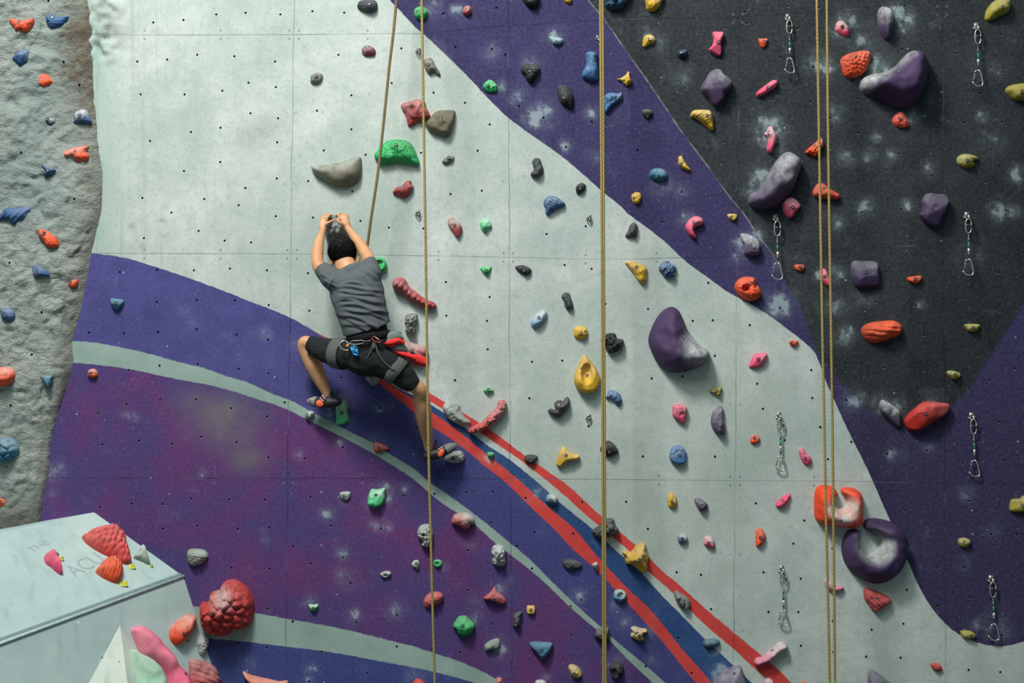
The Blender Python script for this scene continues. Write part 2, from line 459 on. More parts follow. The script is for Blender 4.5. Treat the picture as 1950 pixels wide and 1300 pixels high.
def wall_material():
    t = NT('painted_climbing_wall')
    uv = t.node('ShaderNodeUVMap', uv_map='layout').outputs[0]
    sep = t.node('ShaderNodeSeparateXYZ'); t.lk(uv, sep.inputs[0])
    PX = t.math('MULTIPLY', sep.outputs[0], 1000.0); PY = t.math('MULTIPLY', sep.outputs[1], 1000.0)
    xn = t.math('DIVIDE', t.math('ADD', PX, 300.0), 2550.0)
    wob = t.ramp(t.noise(uv, 90, 3), 0.2, 0.8, -1.2, 1.2)
    def yc(name):
        c = t.node('ShaderNodeFloatCurve'); c.mapping.use_clip = True
        cv = c.mapping.curves[0]
        pts = [((x + 300) / 2550, (y + 1000) / 3500) for x, y in CUR[name]]
        pts = [(min(max(a, 0), 1), min(max(b, 0), 1)) for a, b in pts]
        while len(cv.points) < len(pts): cv.points.new(0.5, 0.5)
        for i, p in enumerate(pts):
            cv.points[i].location = p; cv.points[i].handle_type = 'AUTO'
        c.mapping.update()
        t.lk(xn, c.inputs['Value'])
        return t.math('SUBTRACT', t.math('MULTIPLY', c.outputs[0], 3500.0), 1000.0)
    def below(name, w=1.0):
        return t.ramp(t.math('ADD', t.math('SUBTRACT', PY, yc(name)), wob), -w, w)
    # base tones
    big = t.noise(uv, 3.2, 5, 0.6); mid = t.noise(uv, 14, 6, 0.65); fine = t.noise(uv, 160, 3, 0.7)
    streak = t.noise(t.scale(uv, (45, 2.2, 1)), 1.0, 5, 0.6)
    white = t.mix(t.ramp(mid, 0.3, 0.7), srgb(178, 190, 183), srgb(206, 213, 207))
    white = t.mix(t.ramp(big, 0.40, 0.66, 0, 0.7), white, srgb(154, 172, 164))
    white = t.mix(t.ramp(t.noise(t.scale(uv, (14, 5, 1)), 1.0, 6, 0.7), 0.48, 0.75, 0, 0.45), white, srgb(140, 156, 148))
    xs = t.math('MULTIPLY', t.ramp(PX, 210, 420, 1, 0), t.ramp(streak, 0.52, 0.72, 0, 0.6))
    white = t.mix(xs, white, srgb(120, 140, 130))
    white = t.mix(t.ramp(t.noise(uv, 70, 5, 0.75), 0.48, 0.72, 0, 0.38), white, srgb(140, 156, 148))
    white = t.mix(t.ramp(t.noise(uv, 1.7, 3, 0.5), 0.45, 0.62, 0, 0.35), white, srgb(158, 172, 160))
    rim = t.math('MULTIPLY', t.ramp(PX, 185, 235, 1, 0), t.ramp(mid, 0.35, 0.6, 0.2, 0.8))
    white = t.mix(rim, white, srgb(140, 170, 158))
    stripe_w = t.mix(t.ramp(mid, 0.3, 0.7), srgb(128, 152, 142), srgb(148, 170, 160))
    indigo = t.mix(t.ramp(mid, 0.3, 0.7), srgb(58, 56, 112), srgb(74, 72, 134))
    indigo = t.mix(t.ramp(PX, 500, 900, 0, 0.6), indigo, srgb(50, 53, 110))
    indigo = t.mix(t.ramp(streak, 0.6, 0.75, 0, 0.3), indigo, srgb(40, 40, 82))
    purp = t.mix(t.ramp(t.noise(uv, 5.5, 4, 0.55, 0.6), 0.42, 0.60), srgb(68, 52, 108), srgb(90, 44, 102))
    purp = t.mix(t.ramp(mid, 0.5, 0.75, 0, 0.35), purp, srgb(54, 44, 88))
    red = t.mix(t.ramp(mid, 0.3, 0.7), srgb(188, 52, 48), srgb(208, 66, 58))
    blue = t.mix(t.ramp(mid, 0.3, 0.7), srgb(26, 58, 108), srgb(34, 72, 122))
    blue2 = t.mix(t.ramp(mid, 0.3, 0.7), srgb(44, 56, 112), srgb(54, 66, 124))
    ind2 = t.mix(t.ramp(mid, 0.3, 0.7), srgb(42, 36, 78), srgb(52, 46, 92))
    ind2 = t.mix(t.ramp(PY, 600, 800, 0, 0.75), ind2, srgb(42, 34, 68))
    dark = t.mix(t.ramp(mid, 0.3, 0.7), srgb(25, 31, 36), srgb(42, 48, 51))
    dark = t.mix(t.ramp(streak, 0.5, 0.75, 0, 0.35), dark, srgb(26, 30, 34))
    mJ = t.math('SUBTRACT', 1.0, below('J')); mK = t.math('SUBTRACT', 1.0, below('K', 2.5))
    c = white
    mA = below('A')
    c = t.mix(mA, c, t.mix(t.ramp(PX, 592, 604), indigo, red))
    c = t.mix(below('B'), c, t.mix(t.ramp(PX, 592, 604), indigo, white))
    c = t.mix(below('C'), c, t.mix(t.ramp(PX, 592, 604), indigo, blue))
    c = t.mix(below('D'), c, t.mix(t.ramp(PX, 592, 604), indigo, red))
    c = t.mix(below('E'), c, indigo)
    c = t.mix(below('F'), c, stripe_w)
    c = t.mix(below('G'), c, purp)
    c = t.mix(below('H'), c, stripe_w)
    c = t.mix(below('I'), c, blue2)
    c = t.mix(mJ, c, ind2)
    c = t.mix(mK, c, dark)
    painted = t.math('MAXIMUM', mA, mJ)
    # faint weave of the coat
    c = t.mix(t.ramp(fine, 0.35, 0.7, 0, 0.16), c, srgb(120, 124, 128))
    c = t.mix(t.math('MULTIPLY', t.ramp(fine, 0.30, 0.5, 0.35, 0), t.math('SUBTRACT', 1.0, painted)), c, srgb(105, 120, 112))
    # dirt
    da = t.node('ShaderNodeAttribute', attribute_name='dirt')
    c = t.mix(t.math('MULTIPLY', da.outputs['Fac'], t.ramp(mid, 0.3, 0.65, 0.3, 1.0), clamp=True), c, srgb(112, 110, 104))
    # seams
    def line(dist, w): return t.ramp(t.math('ABSOLUTE', dist), w * 0.3, w, 1, 0)
    seam = line(t.math('SUBTRACT', PY, yc('H1')), 1.2)
    seam = t.math('MAXIMUM', seam, line(t.math('SUBTRACT', PY, yc('H2')), 1.2))
    seam = t.math('MAXIMUM', seam, line(t.math('SUBTRACT', PY, yc('H3')), 1.2))
    wav = t.ramp(t.noise(t.scale(uv, (0.2, 3, 1)), 3, 2), 0.2, 0.8, -3, 3)
    for x0, k in ((560, -0.013), (967, 0.006), (1409, -0.010), (1794, 0.006)):
        xv = t.math('ADD', t.math('MULTIPLY', PY, k), x0)
        seam = t.math('MAXIMUM', seam, line(t.math('ADD', t.math('SUBTRACT', PX, xv), wav), 1.3))
    sc = t.mix(painted, srgb(88, 100, 94), srgb(100, 98, 118))
    brk = t.ramp(t.noise(uv, 9, 3), 0.35, 0.6, 0.25, 0.8)
    sc2 = t.mix(t.ramp(t.noise(uv, 7, 2), 0.48, 0.52), sc, srgb(24, 26, 34))
    sc2 = t.mix(t.ramp(t.noise(uv, 7, 2), 0.56, 0.62), srgb(22, 24, 30), sc)
    c = t.mix(t.math('MULTIPLY', seam, t.math('MULTIPLY', brk, 0.85)), c, t.mix(painted, sc, sc2))
    # scratched light line on the charcoal edge
    kd = line(t.math('SUBTRACT', PY, yc('K')), 3.2)
    kd = t.math('MULTIPLY', kd, t.math('MULTIPLY', t.ramp(PX, 1090, 1110), t.ramp(PX, 1440, 1500, 1, 0)))
    kd = t.math('MULTIPLY', kd, t.ramp(t.noise(uv, 40, 3), 0.42, 0.62, 0.1, 0.75))
    c = t.mix(kd, c, srgb(150, 148, 145))
    # chalk
    ca = t.node('ShaderNodeAttribute', attribute_name='chalk')
    cn = t.noise(uv, 42, 8, 0.78, 0.2)
    haze = t.ramp(t.noise(uv, 15, 9, 0.8, 0.5), 0.57, 0.80, 0, 0.36)
    ch = t.ramp(t.math('ADD', t.math('MULTIPLY', ca.outputs['Fac'], 0.42), cn), 0.66, 0.84)
    ch = t.math('MULTIPLY', ch, t.ramp(ca.outputs['Fac'], 0.02, 0.25))
    soft = t.math('MULTIPLY', ca.outputs['Fac'], t.ramp(t.noise(uv, 110, 6, 0.8), 0.38, 0.66, 0.08, 0.75))
    ch = t.math('MAXIMUM', t.math('MULTIPLY', ch, 0.8), soft)
    ch = t.math('MAXIMUM', ch, t.math('MULTIPLY', haze, t.math('MAXIMUM', mK, t.math('MULTIPLY', painted, 0.6))))
    vo = t.node('ShaderNodeTexVoronoi'); vo.inputs['Scale'].default_value = 34; t.lk(uv, vo.inputs['Vector'])
    vsep = t.node('ShaderNodeSeparateColor'); t.lk(vo.outputs['Color'], vsep.inputs[0])
    spot = t.math('MULTIPLY', t.ramp(vo.outputs['Distance'], 0.04, 0.075, 1, 0), t.ramp(vsep.outputs[0], 0.74, 0.76))
    vo2 = t.node('ShaderNodeTexVoronoi'); vo2.inputs['Scale'].default_value = 110; t.lk(uv, vo2.inputs['Vector'])
    vs2 = t.node('ShaderNodeSeparateColor'); t.lk(vo2.outputs['Color'], vs2.inputs[0])
    spot2 = t.math('MULTIPLY', t.ramp(vo2.outputs['Distance'], 0.08, 0.16, 1, 0), t.ramp(vs2.outputs[0], 0.86, 0.88))
    spots = t.math('MAXIMUM', spot, t.math('MULTIPLY', spot2, 0.5))
    ch = t.math('MAXIMUM', ch, t.math('MULTIPLY', spots, t.math('MULTIPLY', painted, 1.0)))
    c = t.mix(t.math('MULTIPLY', ch, 0.66, clamp=True), c, srgb(172, 190, 194))
    c = t.mix(t.math('MULTIPLY', spots, t.math('MULTIPLY', t.math('SUBTRACT', 1.0, painted), 0.45)), c, srgb(80, 92, 86))
    t.lk(c, t.b.inputs['Base Color'])
    t.b.inputs['Roughness'].default_value = 0.85
    t.b.inputs['Specular IOR Level'].default_value = 0.2
    h = t.math('SUBTRACT', t.math('MULTIPLY', mid, 0.5), t.math('MULTIPLY', seam, 0.35))
    h = t.math('ADD', h, t.math('MULTIPLY', fine, 0.25))
    t.bump(h, 0.35, 0.004)
    return t.m
wall = build_wall()
wall.data.materials.append(wall_material())

# bolt holes and screw heads belong to the wall panels
HOLES = '''a1 1150,168 1376,150 1030,461 795,471 1254,446 1480,410 1055,707 1385,708 1433,990 1126,1057 1380,1282
a2 1068,184 1286,294 1532,192 1080,485 1490,431 1455,727 899,739 1178,723 1176,963 1477,949 1187,1188 931,1199 1476,1168 669,1194
a3 1197,180 1484,170 967,214 1202,438 1472,436 949,472 733,540 766,774 1043,746 1293,768 1437,1180 990,1217 1222,1220 748,1243 1510,715
a4 1222,145 1480,123
b1 86,108 306,96 567,108 807,84 1046,95 222,422 527,461 1003,411 1474,363 328,620 533,653 1402,622 132,680 1100,715 343,849 841,830 550,887 118,958 1100,970 543,1067 893,1128 1206,1160 116,1215
b2 540,38 776,58 305,109 1107,136 254,238 533,321 812,331 1168,356 1381,407 149,504 348,517 188,713 466,727 774,748 479,987 784,1029 226,952 239,1208 476,1247
b3 256,208 476,240 197,500 467,562 600,455 237,755 477,871 748,878 1035,795 1310,500 1023,273 792,1167 1490,1157 184,1185 451,1188 768,225
b4 246,145 483,137 947,121 1324,141 662,276 200,437 485,444 793,405 1035,357 1093,551 470,743 660,838 1138,845 1441,790 1440,1025 877,1065 464,1035 260,1003 1218,1225 783,1288
c1 180,695 416,770 601,933 510,1130 86,1146 343,352 617,367 718,409 820,793 1003,881 1367,911 1173,1102 651,57 252,100
c2 307,155 542,130 1027,455 1321,397 104,413 1163,687 1366,716 272,815 600,927 275,1067 581,1106 1469,978
c3 586,58 918,152 1146,143 341,290 898,425 1343,635 870,1173 624,1127 425,1132 186,1141 1295,1204 52,648
c4 612,97 936,170 1228,180 804,273 435,305 917,440 434,604 618,858 1287,677 1208,724 1213,940 168,1047 381,1070
d1 536,661 817,1066 174,1125 978,90 1370,215 1242,430 1492,505 1471,763 345,112 990,172 1300,45
d2 504,140 360,367 704,820 252,1017 588,1105 738,1101 1015,1137 1242,1007 1235,463
d3 279,276 511,260 753,106 1071,316 1114,504 1477,213 1485,423 1544,640 1277,740 213,861 755,862 88,1201 1061,1213
d4 251,143 1424,80 1343,254 467,469 649,488 1119,469 1398,517 725,745 1156,767 1380,767 480,962 1399,1020 236,1174 578,1225
e1 662,371 1072,400 1398,258 1427,541 1243,700 338,740 331,996 122,886 1125,920 1410,916 636,1152 1328,1120 318,1288 37,55 678,45
e2 360,291 653,270 1290,66 1443,280 462,962 767,990 1387,743 1094,943 186,1238 823,1215 116,1013 879,20
e3 240,220 525,195 822,217 1231,107 1509,203 1312,292 47,640 280,752 106,882 550,843 847,817 1431,893 1385,602 1163,1195 679,1267 1115,910 245,440
e4 697,344 1329,186 1127,437 1521,187 1171,660 697,600 671,855 432,899 391,1101 650,1109 1160,1201 1398,1217 928,725 1410,943 141,834 146,1068 139,290'''
def add_holes():
    mb = MB(); ring = MB()
    for ln in HOLES.strip().splitlines():
        q = ln.split()
        for s_ in q[1:]:
            u, v = map(float, s_.split(','))
            px, py = topx(q[0], u, v)
            c = wall_point(px, py)
            r = 2.05 / S
            n = 12
            vs = [c + Vector((math.cos(2 * math.pi * k / n) * r, -0.0006, math.sin(2 * math.pi * k / n) * r)) for k in range(n)]
            mb.add(vs, [tuple(range(n))])
            r0, r1 = 2.05 / S, 2.7 / S
            if py > 690 or px > 1250:
                vs = []
                for k in range(n):
                    a = 2 * math.pi * k / n
                    for rr in (r0, r1): vs.append(c + Vector((math.cos(a) * rr, -0.0008, math.sin(a) * rr - 0.0016)))
                ring.add(vs, [(2 * k, 2 * k + 1, (2 * k + 3) % (2 * n), (2 * k + 2) % (2 * n)) for k in range(n // 2, n)])  # pale grey crescent along the lower rim of each hole
    # screws at the panel corners
    for vx in (550, 557, 968, 971, 1400):
        pass
    for (x0, y0) in ((560, 66), (556, 484), (549, 911), (968, 490), (1400, 915), (420, 66), (700, 66), (420, 484), (835, 487), (1115, 493), (410, 911), (690, 911), (1255, 914), (1550, 916), (1250, 490), (275, 66), (275, 483), (1794, 20), (1405, 35), (1255, 36)):
        two = [(-9, -8), (9, -8), (-9, 8), (9, 8)] if x0 in (560, 556, 549, 968, 1400, 1405, 1794) else [(0, -8), (0, 8)]
        for dx, dy in two:
            c = wall_point(x0 + dx, y0 + dy)
            n = 10
            vs = []
            for k in range(n):
                a = 2 * math.pi * k / n
                for rr in (1.5 / S, 2.1 / S): vs.append(c + Vector((math.cos(a) * rr, -0.0008, math.sin(a) * rr)))
            ring.add(vs, [(2 * k, 2 * k + 1, (2 * k + 3) % (2 * n), (2 * k + 2) % (2 * n)) for k in range(n)])
            r = 0.8 / S
            mb.add([c + Vector((math.cos(2 * math.pi * k / 6) * r, -0.0007, math.sin(2 * math.pi * k / 6) * r)) for k in range(6)], [tuple(range(6))])
    for (x0, yy) in ((554, 215), (551, 349), (967, 345), (1400, 770), (1400, 1055), (1406, 1200)):
        for dx in (-9, 9):
            c = wall_point(x0 + dx, yy); n = 10; vs = []
            for k in range(n):
                a = 2 * math.pi * k / n
                for rr in (1.5 / S, 2.1 / S): vs.append(c + Vector((math.cos(a) * rr, -0.0008, math.sin(a) * rr)))
            ring.add(vs, [(2 * k, 2 * k + 1, (2 * k + 3) % (2 * n), (2 * k + 2) % (2 * n)) for k in range(n)])
    a = mb.build('bolt_hole_pattern', M['pocket'], wall, smooth=False)
    a.matrix_parent_inverse = wall.matrix_basis.inverted()
    a['kind'] = 'stuff'
    b = ring.build('screw_head_pattern', simple('pale_rim_grey', srgb(135, 140, 138), 0.8), wall, smooth=False)
    b.matrix_parent_inverse = wall.matrix_basis.inverted()
    b['kind'] = 'stuff'
add_holes()

# ---------------------------------------------------------------- the sculpted rock wall on the left
ROCKX = [(-480,165),(0,172),(50,178),(100,180),(170,182),(250,190),(330,200),(400,197),(440,188),(480,178),(530,170),(600,156),(650,141),(690,143),(730,133),(800,110),(850,101),(900,97),(950,86),(1000,80),(1300,60),(1900,40)]
def rock_height(x, y):
    e = np.interp(y, [p[0] for p in ROCKX], [p[1] for p in ROCKX])
    q = (e - x)
    base = 0.05 * (1 - math.exp(-max(q, 0) / 18)) + 0.09 * (1 - math.exp(-max(q, 0) / 140))
    v = Vector((x * 0.022, y * 0.03, 1.3))
    w = Vector((noise.noise(v * 1.3), noise.noise(v * 1.3 + Vector((7, 3, 1))), 0)) * 0.7
    n = noise.fractal(v + w, 0.9, 2.1, 5) * 0.024
    r = abs(noise.noise(Vector((x * 0.045 + y * 0.02, y * 0.07 - x * .02, 5)) + w)) * -0.016
    big = noise.noise(Vector((x * 0.006, y * 0.006, 9))) * 0.05
    led = -0.028 * math.exp(-((y - 190 - 10 * noise.noise(Vector((x * .02, 0, 0)))) / 12) ** 2)
    k = min(1, max(0, q / 25))
    return max(-0.012 + base + (n + r + big + led) * k, -0.012 + 0.045 * k)
def build_rock():
    us = list(np.linspace(0, 1, 74))
    ys = list(np.arange(-480, -40, 40)) + list(np.arange(-40, 1120, 4)) + list(np.arange(1120, 1911, 40))
    V = []; UV = []
    for y in ys:
        e = float(np.interp(y, [p[0] for p in ROCKX], [p[1] for p in ROCKX])) + 5 * noise.noise(Vector((0, y * 0.06, 2))) + 3 * noise.noise(Vector((0, y * 0.2, 2)))
        for u in us:
            x = e - (e + 40) * u if u < 0.8 else e - (e + 40) * 0.8 - (u - 0.8) / 0.2 * 900
            h = rock_height(x, y)
            p = P(x, y, h)
            V.append(p)
    n = len(us)
    F = [(j * n + i, j * n + i + 1, (j + 1) * n + i + 1, (j + 1) * n + i) for j in range(len(ys) - 1) for i in range(n - 1)]
    me = mesh_from('wall_left', V, F)
    edge = me.attributes.new('edge', 'FLOAT', 'POINT')
    vals = []
    for j, y in enumerate(ys):
        for u in us:
            vals.append(u * 240)
    edge.data.foreach_set('value', vals)
    bm = bmesh.new(); bm.from_mesh(me); bmesh.ops.recalc_face_normals(bm, faces=bm.faces)
    bm.faces.ensure_lookup_table()
    if bm.faces[len(bm.faces) // 2].normal.y > 0: bmesh.ops.reverse_faces(bm, faces=bm.faces)
    bm.to_mesh(me); bm.free()
    t = NT('sculpted_rock')
    v = t.obj()
    sx = t.node('ShaderNodeSeparateXYZ'); t.lk(v, sx.inputs[0])
    n1 = t.noise(v, 2.2, 5, 0.6, 0.3); n2 = t.noise(t.scale(v, (1, 1, 1.7)), 11, 8, 0.66, 0.3); n3 = t.noise(v, 40, 5, 0.7)
    c = t.mix(t.ramp(n1, 0.35, 0.65), srgb(138, 153, 148), srgb(162, 171, 162))
    c = t.mix(t.ramp(n2, 0.50, 0.70, 0, 0.6), c, srgb(96, 106, 98))
    c = t.mix(t.ramp(n3, 0.5, 0.75, 0, 0.3), c, srgb(175, 182, 170))
    ed = t.node('ShaderNodeAttribute', attribute_name='edge')
    br = t.math('MULTIPLY', t.ramp(ed.outputs['Fac'], 8, 60, 0.75, 0), t.ramp(n2, 0.3, 0.6, 0.3, 1))
    c = t.mix(br, c, srgb(112, 100, 84))
    # brown stain near the top of the rock, darker brown towards its foot
    st = t.math('MULTIPLY', t.ramp(t.math('ABSOLUTE', t.math('SUBTRACT', sx.outputs[2], Z0 + 1.82)), 0.15, 0.45, 0.9, 0), t.ramp(ed.outputs['Fac'], 50, 90, 1, 0))
    st = t.math('MULTIPLY', st, t.ramp(n2, 0.35, 0.6, 0.4, 1))
    c = t.mix(st, c, srgb(98, 88, 70))
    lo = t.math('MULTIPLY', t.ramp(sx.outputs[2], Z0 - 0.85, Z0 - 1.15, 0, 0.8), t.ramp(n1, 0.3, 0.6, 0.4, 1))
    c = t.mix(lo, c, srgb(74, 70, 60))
    # purple paint dragged over the rock's edge
    pz = t.math('MULTIPLY', t.ramp(sx.outputs[2], Z0 - 0.15, Z0 - 0.4), t.math('MULTIPLY', t.ramp(ed.outputs['Fac'], 4, 24, 1, 0), t.ramp(n2, 0.35, 0.55, 0.2, 1)))
    c = t.mix(pz, c, srgb(46, 48, 84))
    t.lk(c, t.b.inputs['Base Color']); t.b.inputs['Roughness'].default_value = 0.9
    wv = t.node('ShaderNodeMix', data_type='VECTOR'); wv.inputs[0].default_value = 0.12
    nt = t.node('ShaderNodeTexNoise'); nt.inputs['Scale'].default_value = 7; nt.inputs['Detail'].default_value = 3; t.lk(v, nt.inputs['Vector'])
    t.lk(v, wv.inputs[4]); t.lk(nt.outputs['Color'], wv.inputs[5])
    vr = t.node('ShaderNodeTexVoronoi', feature='DISTANCE_TO_EDGE'); vr.inputs['Scale'].default_value = 9
    t.lk(t.scale(wv.outputs[1], (1, 1, 1.9)), vr.inputs['Vector'])
    cr_ = t.math('MULTIPLY', t.ramp(vr.outputs['Distance'], 0.0, 0.09, 1, 0), t.ramp(n1, 0.4, 0.6, 0.15, 1))
    c2 = t.mix(t.math('MULTIPLY', cr_, 0.16), c, srgb(84, 92, 84))
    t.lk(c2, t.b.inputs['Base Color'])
    t.bump(t.math('SUBTRACT', t.math('ADD', n2, t.math('MULTIPLY', n3, 0.6)), t.math('MULTIPLY', cr_, 0.10)), 1.0, 0.03)
    me.materials.append(t.m)
    o = link('wall_left', me)
    tag(o, kind='structure')
build_rock()
mb = MB()
for (x, y) in ((121, 117), (151, 161), (40, 290), (141, 378), (18, 500), (79, 594), (60, 675), (20, 771), (92, 1)):
    c = P(x, y, rock_height(x, y) + 0.003)
    mb.tube([c + Vector((0, 0.012, 0)), c + Vector((0, -0.001, 0))], 2.0 / S, 12)
hp = mb.build('bolt_hole_pattern', M['pocket'], bpy.data.objects['wall_left'])
hp['kind'] = 'stuff'

fl = MB(); fl.box((0, -6, -0.05), (24, 14, 0.1))
tag(fl.build('floor', simple('padded_floor', srgb(60, 66, 74), 0.8, 0, 4, 0.2), None, False), kind='structure')

# ---------------------------------------------------------------- the boulder block at the lower left
vA = P(180, 975, 0); vC = P(350, 1097, 0); vE = P(575, 1800, 0)
vR = P(-400, 1373, 1.9)
nU = (vC - vA).cross(vR - vA).normalized()
if nU.y > 0: nU = -nU
nL = (vE - vC).cross(vR - vC).normalized()
if nL.y > 0: nL = -nL
vT = ray_plane(-400, 1104, vA, nU)
vB = ray_plane(-400, 1800, vC, nL)
def up_pt(px, py): return ray_plane(px, py, vA, nU)
def lo_pt(px, py): return ray_plane(px, py, vC, nL)

def concrete(name, c0, c1, scale=2.5):
    t = NT(name)
    v = t.obj()
    n = t.noise(v, scale, 6, 0.62); m = t.noise(v, 60, 4, 0.7); s_ = t.noise(t.scale(v, (9, 9, 1.2)), 1.3, 5)
    c = t.mix(t.ramp(n, 0.35, 0.65), c0, c1)
    c = t.mix(t.ramp(s_, 0.55, 0.75, 0, 0.35), c, srgb(120, 140, 138))
    c = t.mix(t.ramp(m, 0.62, 0.78, 0, 0.3), c, srgb(110, 125, 120))
    vo = t.node('ShaderNodeTexVoronoi'); vo.inputs['Scale'].default_value = 9; t.lk(v, vo.inputs['Vector'])
    vs = t.node('ShaderNodeSeparateColor'); t.lk(vo.outputs['Color'], vs.inputs[0])
    sp = t.math('MULTIPLY', t.ramp(vo.outputs['Distance'], 0.05, 0.09, 1, 0), t.ramp(vs.outputs[0], 0.5, 0.52))
    c = t.mix(t.math('MULTIPLY', sp, 0.8), c, t.mix(t.ramp(vs.outputs[1], 0.5, 0.52), srgb(70, 80, 80), srgb(225, 232, 225)))
    t.lk(c, t.b.inputs['Base Color']); t.b.inputs['Roughness'].default_value = 0.85
    t.bump(m, 0.2, 0.003)
    return t.m
M['concU'] = concrete('pale_block_paint', srgb(156, 182, 178), srgb(178, 197, 193))
M['vol_pyr'] = concrete('pale_pyramid_paint', srgb(190, 202, 188), srgb(200, 212, 200), 4)

vol = empty('boulder_block', P(200, 1500, 0.5))
tag(vol, 'large pale faceted boulder block jutting from the wall at the bottom left', 'climbing volume')
def attach(o, par):
    o.parent = par
    o.matrix_parent_inverse = Matrix.Translation(par.location).inverted()
    return o
mb = MB()
back = Vector((0, 0.03, 0))
g = [vA, vC, vR, vT, vE, vB, vA + back, vC + back, vE + back, vT.copy(), vB.copy()]
g[9] = Vector((vT.x, 0.03, vT.z)); g[10] = Vector((vB.x, 0.03, vB.z))
mb.add(g, [(0, 1, 2, 3), (1, 4, 5, 2), (3, 2, 5, 10, 9), (0, 3, 9, 6), (4, 8, 10, 5), (0, 6, 7, 1), (1, 7, 8, 4)])
o = mb.build('block_body', M['concU'], None, False)
bv = o.modifiers.new('bevel', 'BEVEL'); bv.width = 0.008; bv.segments = 3
attach(o, vol)
mb = MB()
e0 = vC + (vR - vC) * 0.0; e1 = vR
up = (vA - vC); dirE = (e1 - e0).normalized()
inU = nU.cross(dirE).normalized()
if inU.dot(vA - vC) < 0: inU = -inU
mb.tube([e0 + nU * 0.004, e1 + nU * 0.004], 0.009, 8)
attach(mb.build('edge_bead', simple('trim_light', srgb(172, 192, 190), 0.6), None), vol)
mb = MB()
a0, a1 = e0 + inU * 0.022, e1 + inU * 0.03
w = inU * 0.009
q = nU * 0.0022
mb.add([a0 - w + q, a0 + w + q, a1 + w + q, a1 - w + q, a0 - w - q, a0 + w - q, a1 + w - q, a1 - w - q], [(0, 1, 2, 3), (7, 6, 5, 4), (0, 4, 5, 1), (1, 5, 6, 2), (2, 6, 7, 3), (3, 7, 4, 0)])
attach(mb.build('edge_groove', simple('trim_dark_grey', srgb(112, 136, 136), 0.8), None, False), vol)  # flat strip in a darker grey, drawn as the groove line

def lettering(txt, px, py, hpx, wpx):
    cu = bpy.data.curves.new('txt', 'FONT'); cu.body = txt; cu.size = 1.0; cu.extrude = 0.0; cu.resolution_u = 3
    tmp = bpy.data.objects.new('txt', cu); COL.objects.link(tmp)
    me = bpy.data.meshes.new_from_object(tmp.evaluated_get(bpy.context.evaluated_depsgraph_get()))
    bpy.data.objects.remove(tmp)
    # reading direction runs up to the right, letter tops point to the upper left
    for v in me.vertices:
        x, y = v.co.x, v.co.y
        qx = px + x * wpx * 0.89 - y * hpx * 0.85
        qy = py - x * wpx * 0.46 - y * hpx * 0.55
        v.co = up_pt(qx, qy) + nU * 0.0012
    me.materials.append(M['letter'])
    o = link('lettering', me); o['label'] = 'faded grey lettering'
    attach(o, vol)
M['letter'] = simple('faded_grey_paint', srgb(152, 169, 170), 0.85, 0, 30, 0.08)
lettering('THE', 62, 1052, 20, 21)
lettering('ACU', 144, 1098, 44, 33)

# the pale pyramid volume and the round green one bolted on the block
def plane_solid(name, label, pts, apex, mat, cat='climbing volume'):
    base = [lo_pt(*p) for p in pts]
    th = 0.01
    c = sum(base, Vector()) / len(base)
    root = empty(name, c)
    mb = MB()
    ap = lo_pt(apex[0], apex[1]) + nL * apex[2]
    vs = [b - nL * th for b in base] + [ap]
    n = len(base)
    mb.add(vs, [tuple(range(n))] + [(i, (i + 1) % n, n) for i in range(n)])
    o = mb.build('body', mat, None, False)
    attach(o, root)
    tag(root, label, cat)
    return root
plane_solid('pyramid_volume', 'pale cream pyramid volume pointing up on the boulder block\'s lower face', [(229, 1179), (110, 1400), (330, 1400), (262, 1235)], (222, 1360, 0.16), M['vol_pyr'])

# ---------------------------------------------------------------- climbing holds
PAL = {'orange': (220, 80, 36), 'horange': (232, 74, 36), 'blue': (40, 82, 130), 'navy': (20, 48, 82), 'teal': (46, 108, 134), 'dteal': (22, 78, 104), 'sage': (128, 142, 128), 'red': (190, 44, 38), 'bred': (176, 34, 30), 'pred': (204, 78, 72), 'lpink': (240, 112, 142), 'pmint': (140, 205, 160),
       'dgrey': (66, 68, 70), 'maroon': (112, 50, 62), 'grey': (112, 116, 112), 'khaki': (104, 100, 80), 'green': (26, 172, 88), 'dred': (166, 60, 64), 'black': (32, 33, 36), 'yellow': (206, 164, 44),
       'brown': (104, 98, 92), 'lblue': (58, 104, 150), 'mint': (80, 196, 130), 'pblue': (112, 146, 176), 'rockgrey': (104, 108, 104), 'pinkred': (184, 84, 84), 'lgrey': (146, 154, 148), 'salmon': (210, 124, 100),
       'tan': (190, 160, 92), 'pink': (222, 82, 116), 'purple': (67, 50, 84), 'mauve': (92, 82, 108), 'salmonred': (216, 84, 66), 'olive': (152, 142, 48), 'slate': (72, 96, 124), 'ppink': (206, 120, 146)}

def cr_closed(pts, step):
    n = len(pts); out = []
    for i in range(n):
        p0, p1, p2, p3 = (np.array(pts[(i + k) % n], float) for k in (-1, 0, 1, 2))
        L = np.linalg.norm(p2 - p1)
        m = max(1, int(math.ceil(L / step)))
        for k in range(m):
            t = k / m
            out.append(0.5 * ((2 * p1) + (p2 - p0) * t + (2 * p0 - 5 * p1 + 4 * p2 - p3) * t * t + (3 * p1 - p0 - 3 * p2 + p3) * t ** 3))
    return np.array(out)

def inside(poly, pts):
    x, y = pts[:, 0], pts[:, 1]
    c = np.zeros(len(pts), bool)
    n = len(poly)
    j = n - 1
    for i in range(n):
        xi, yi = poly[i]; xj, yj = poly[j]
        if yi != yj:
            c ^= ((yi > y) != (yj > y)) & (x < (xj - xi) * (y - yi) / (yj - yi) + xi)
        j = i
    return c

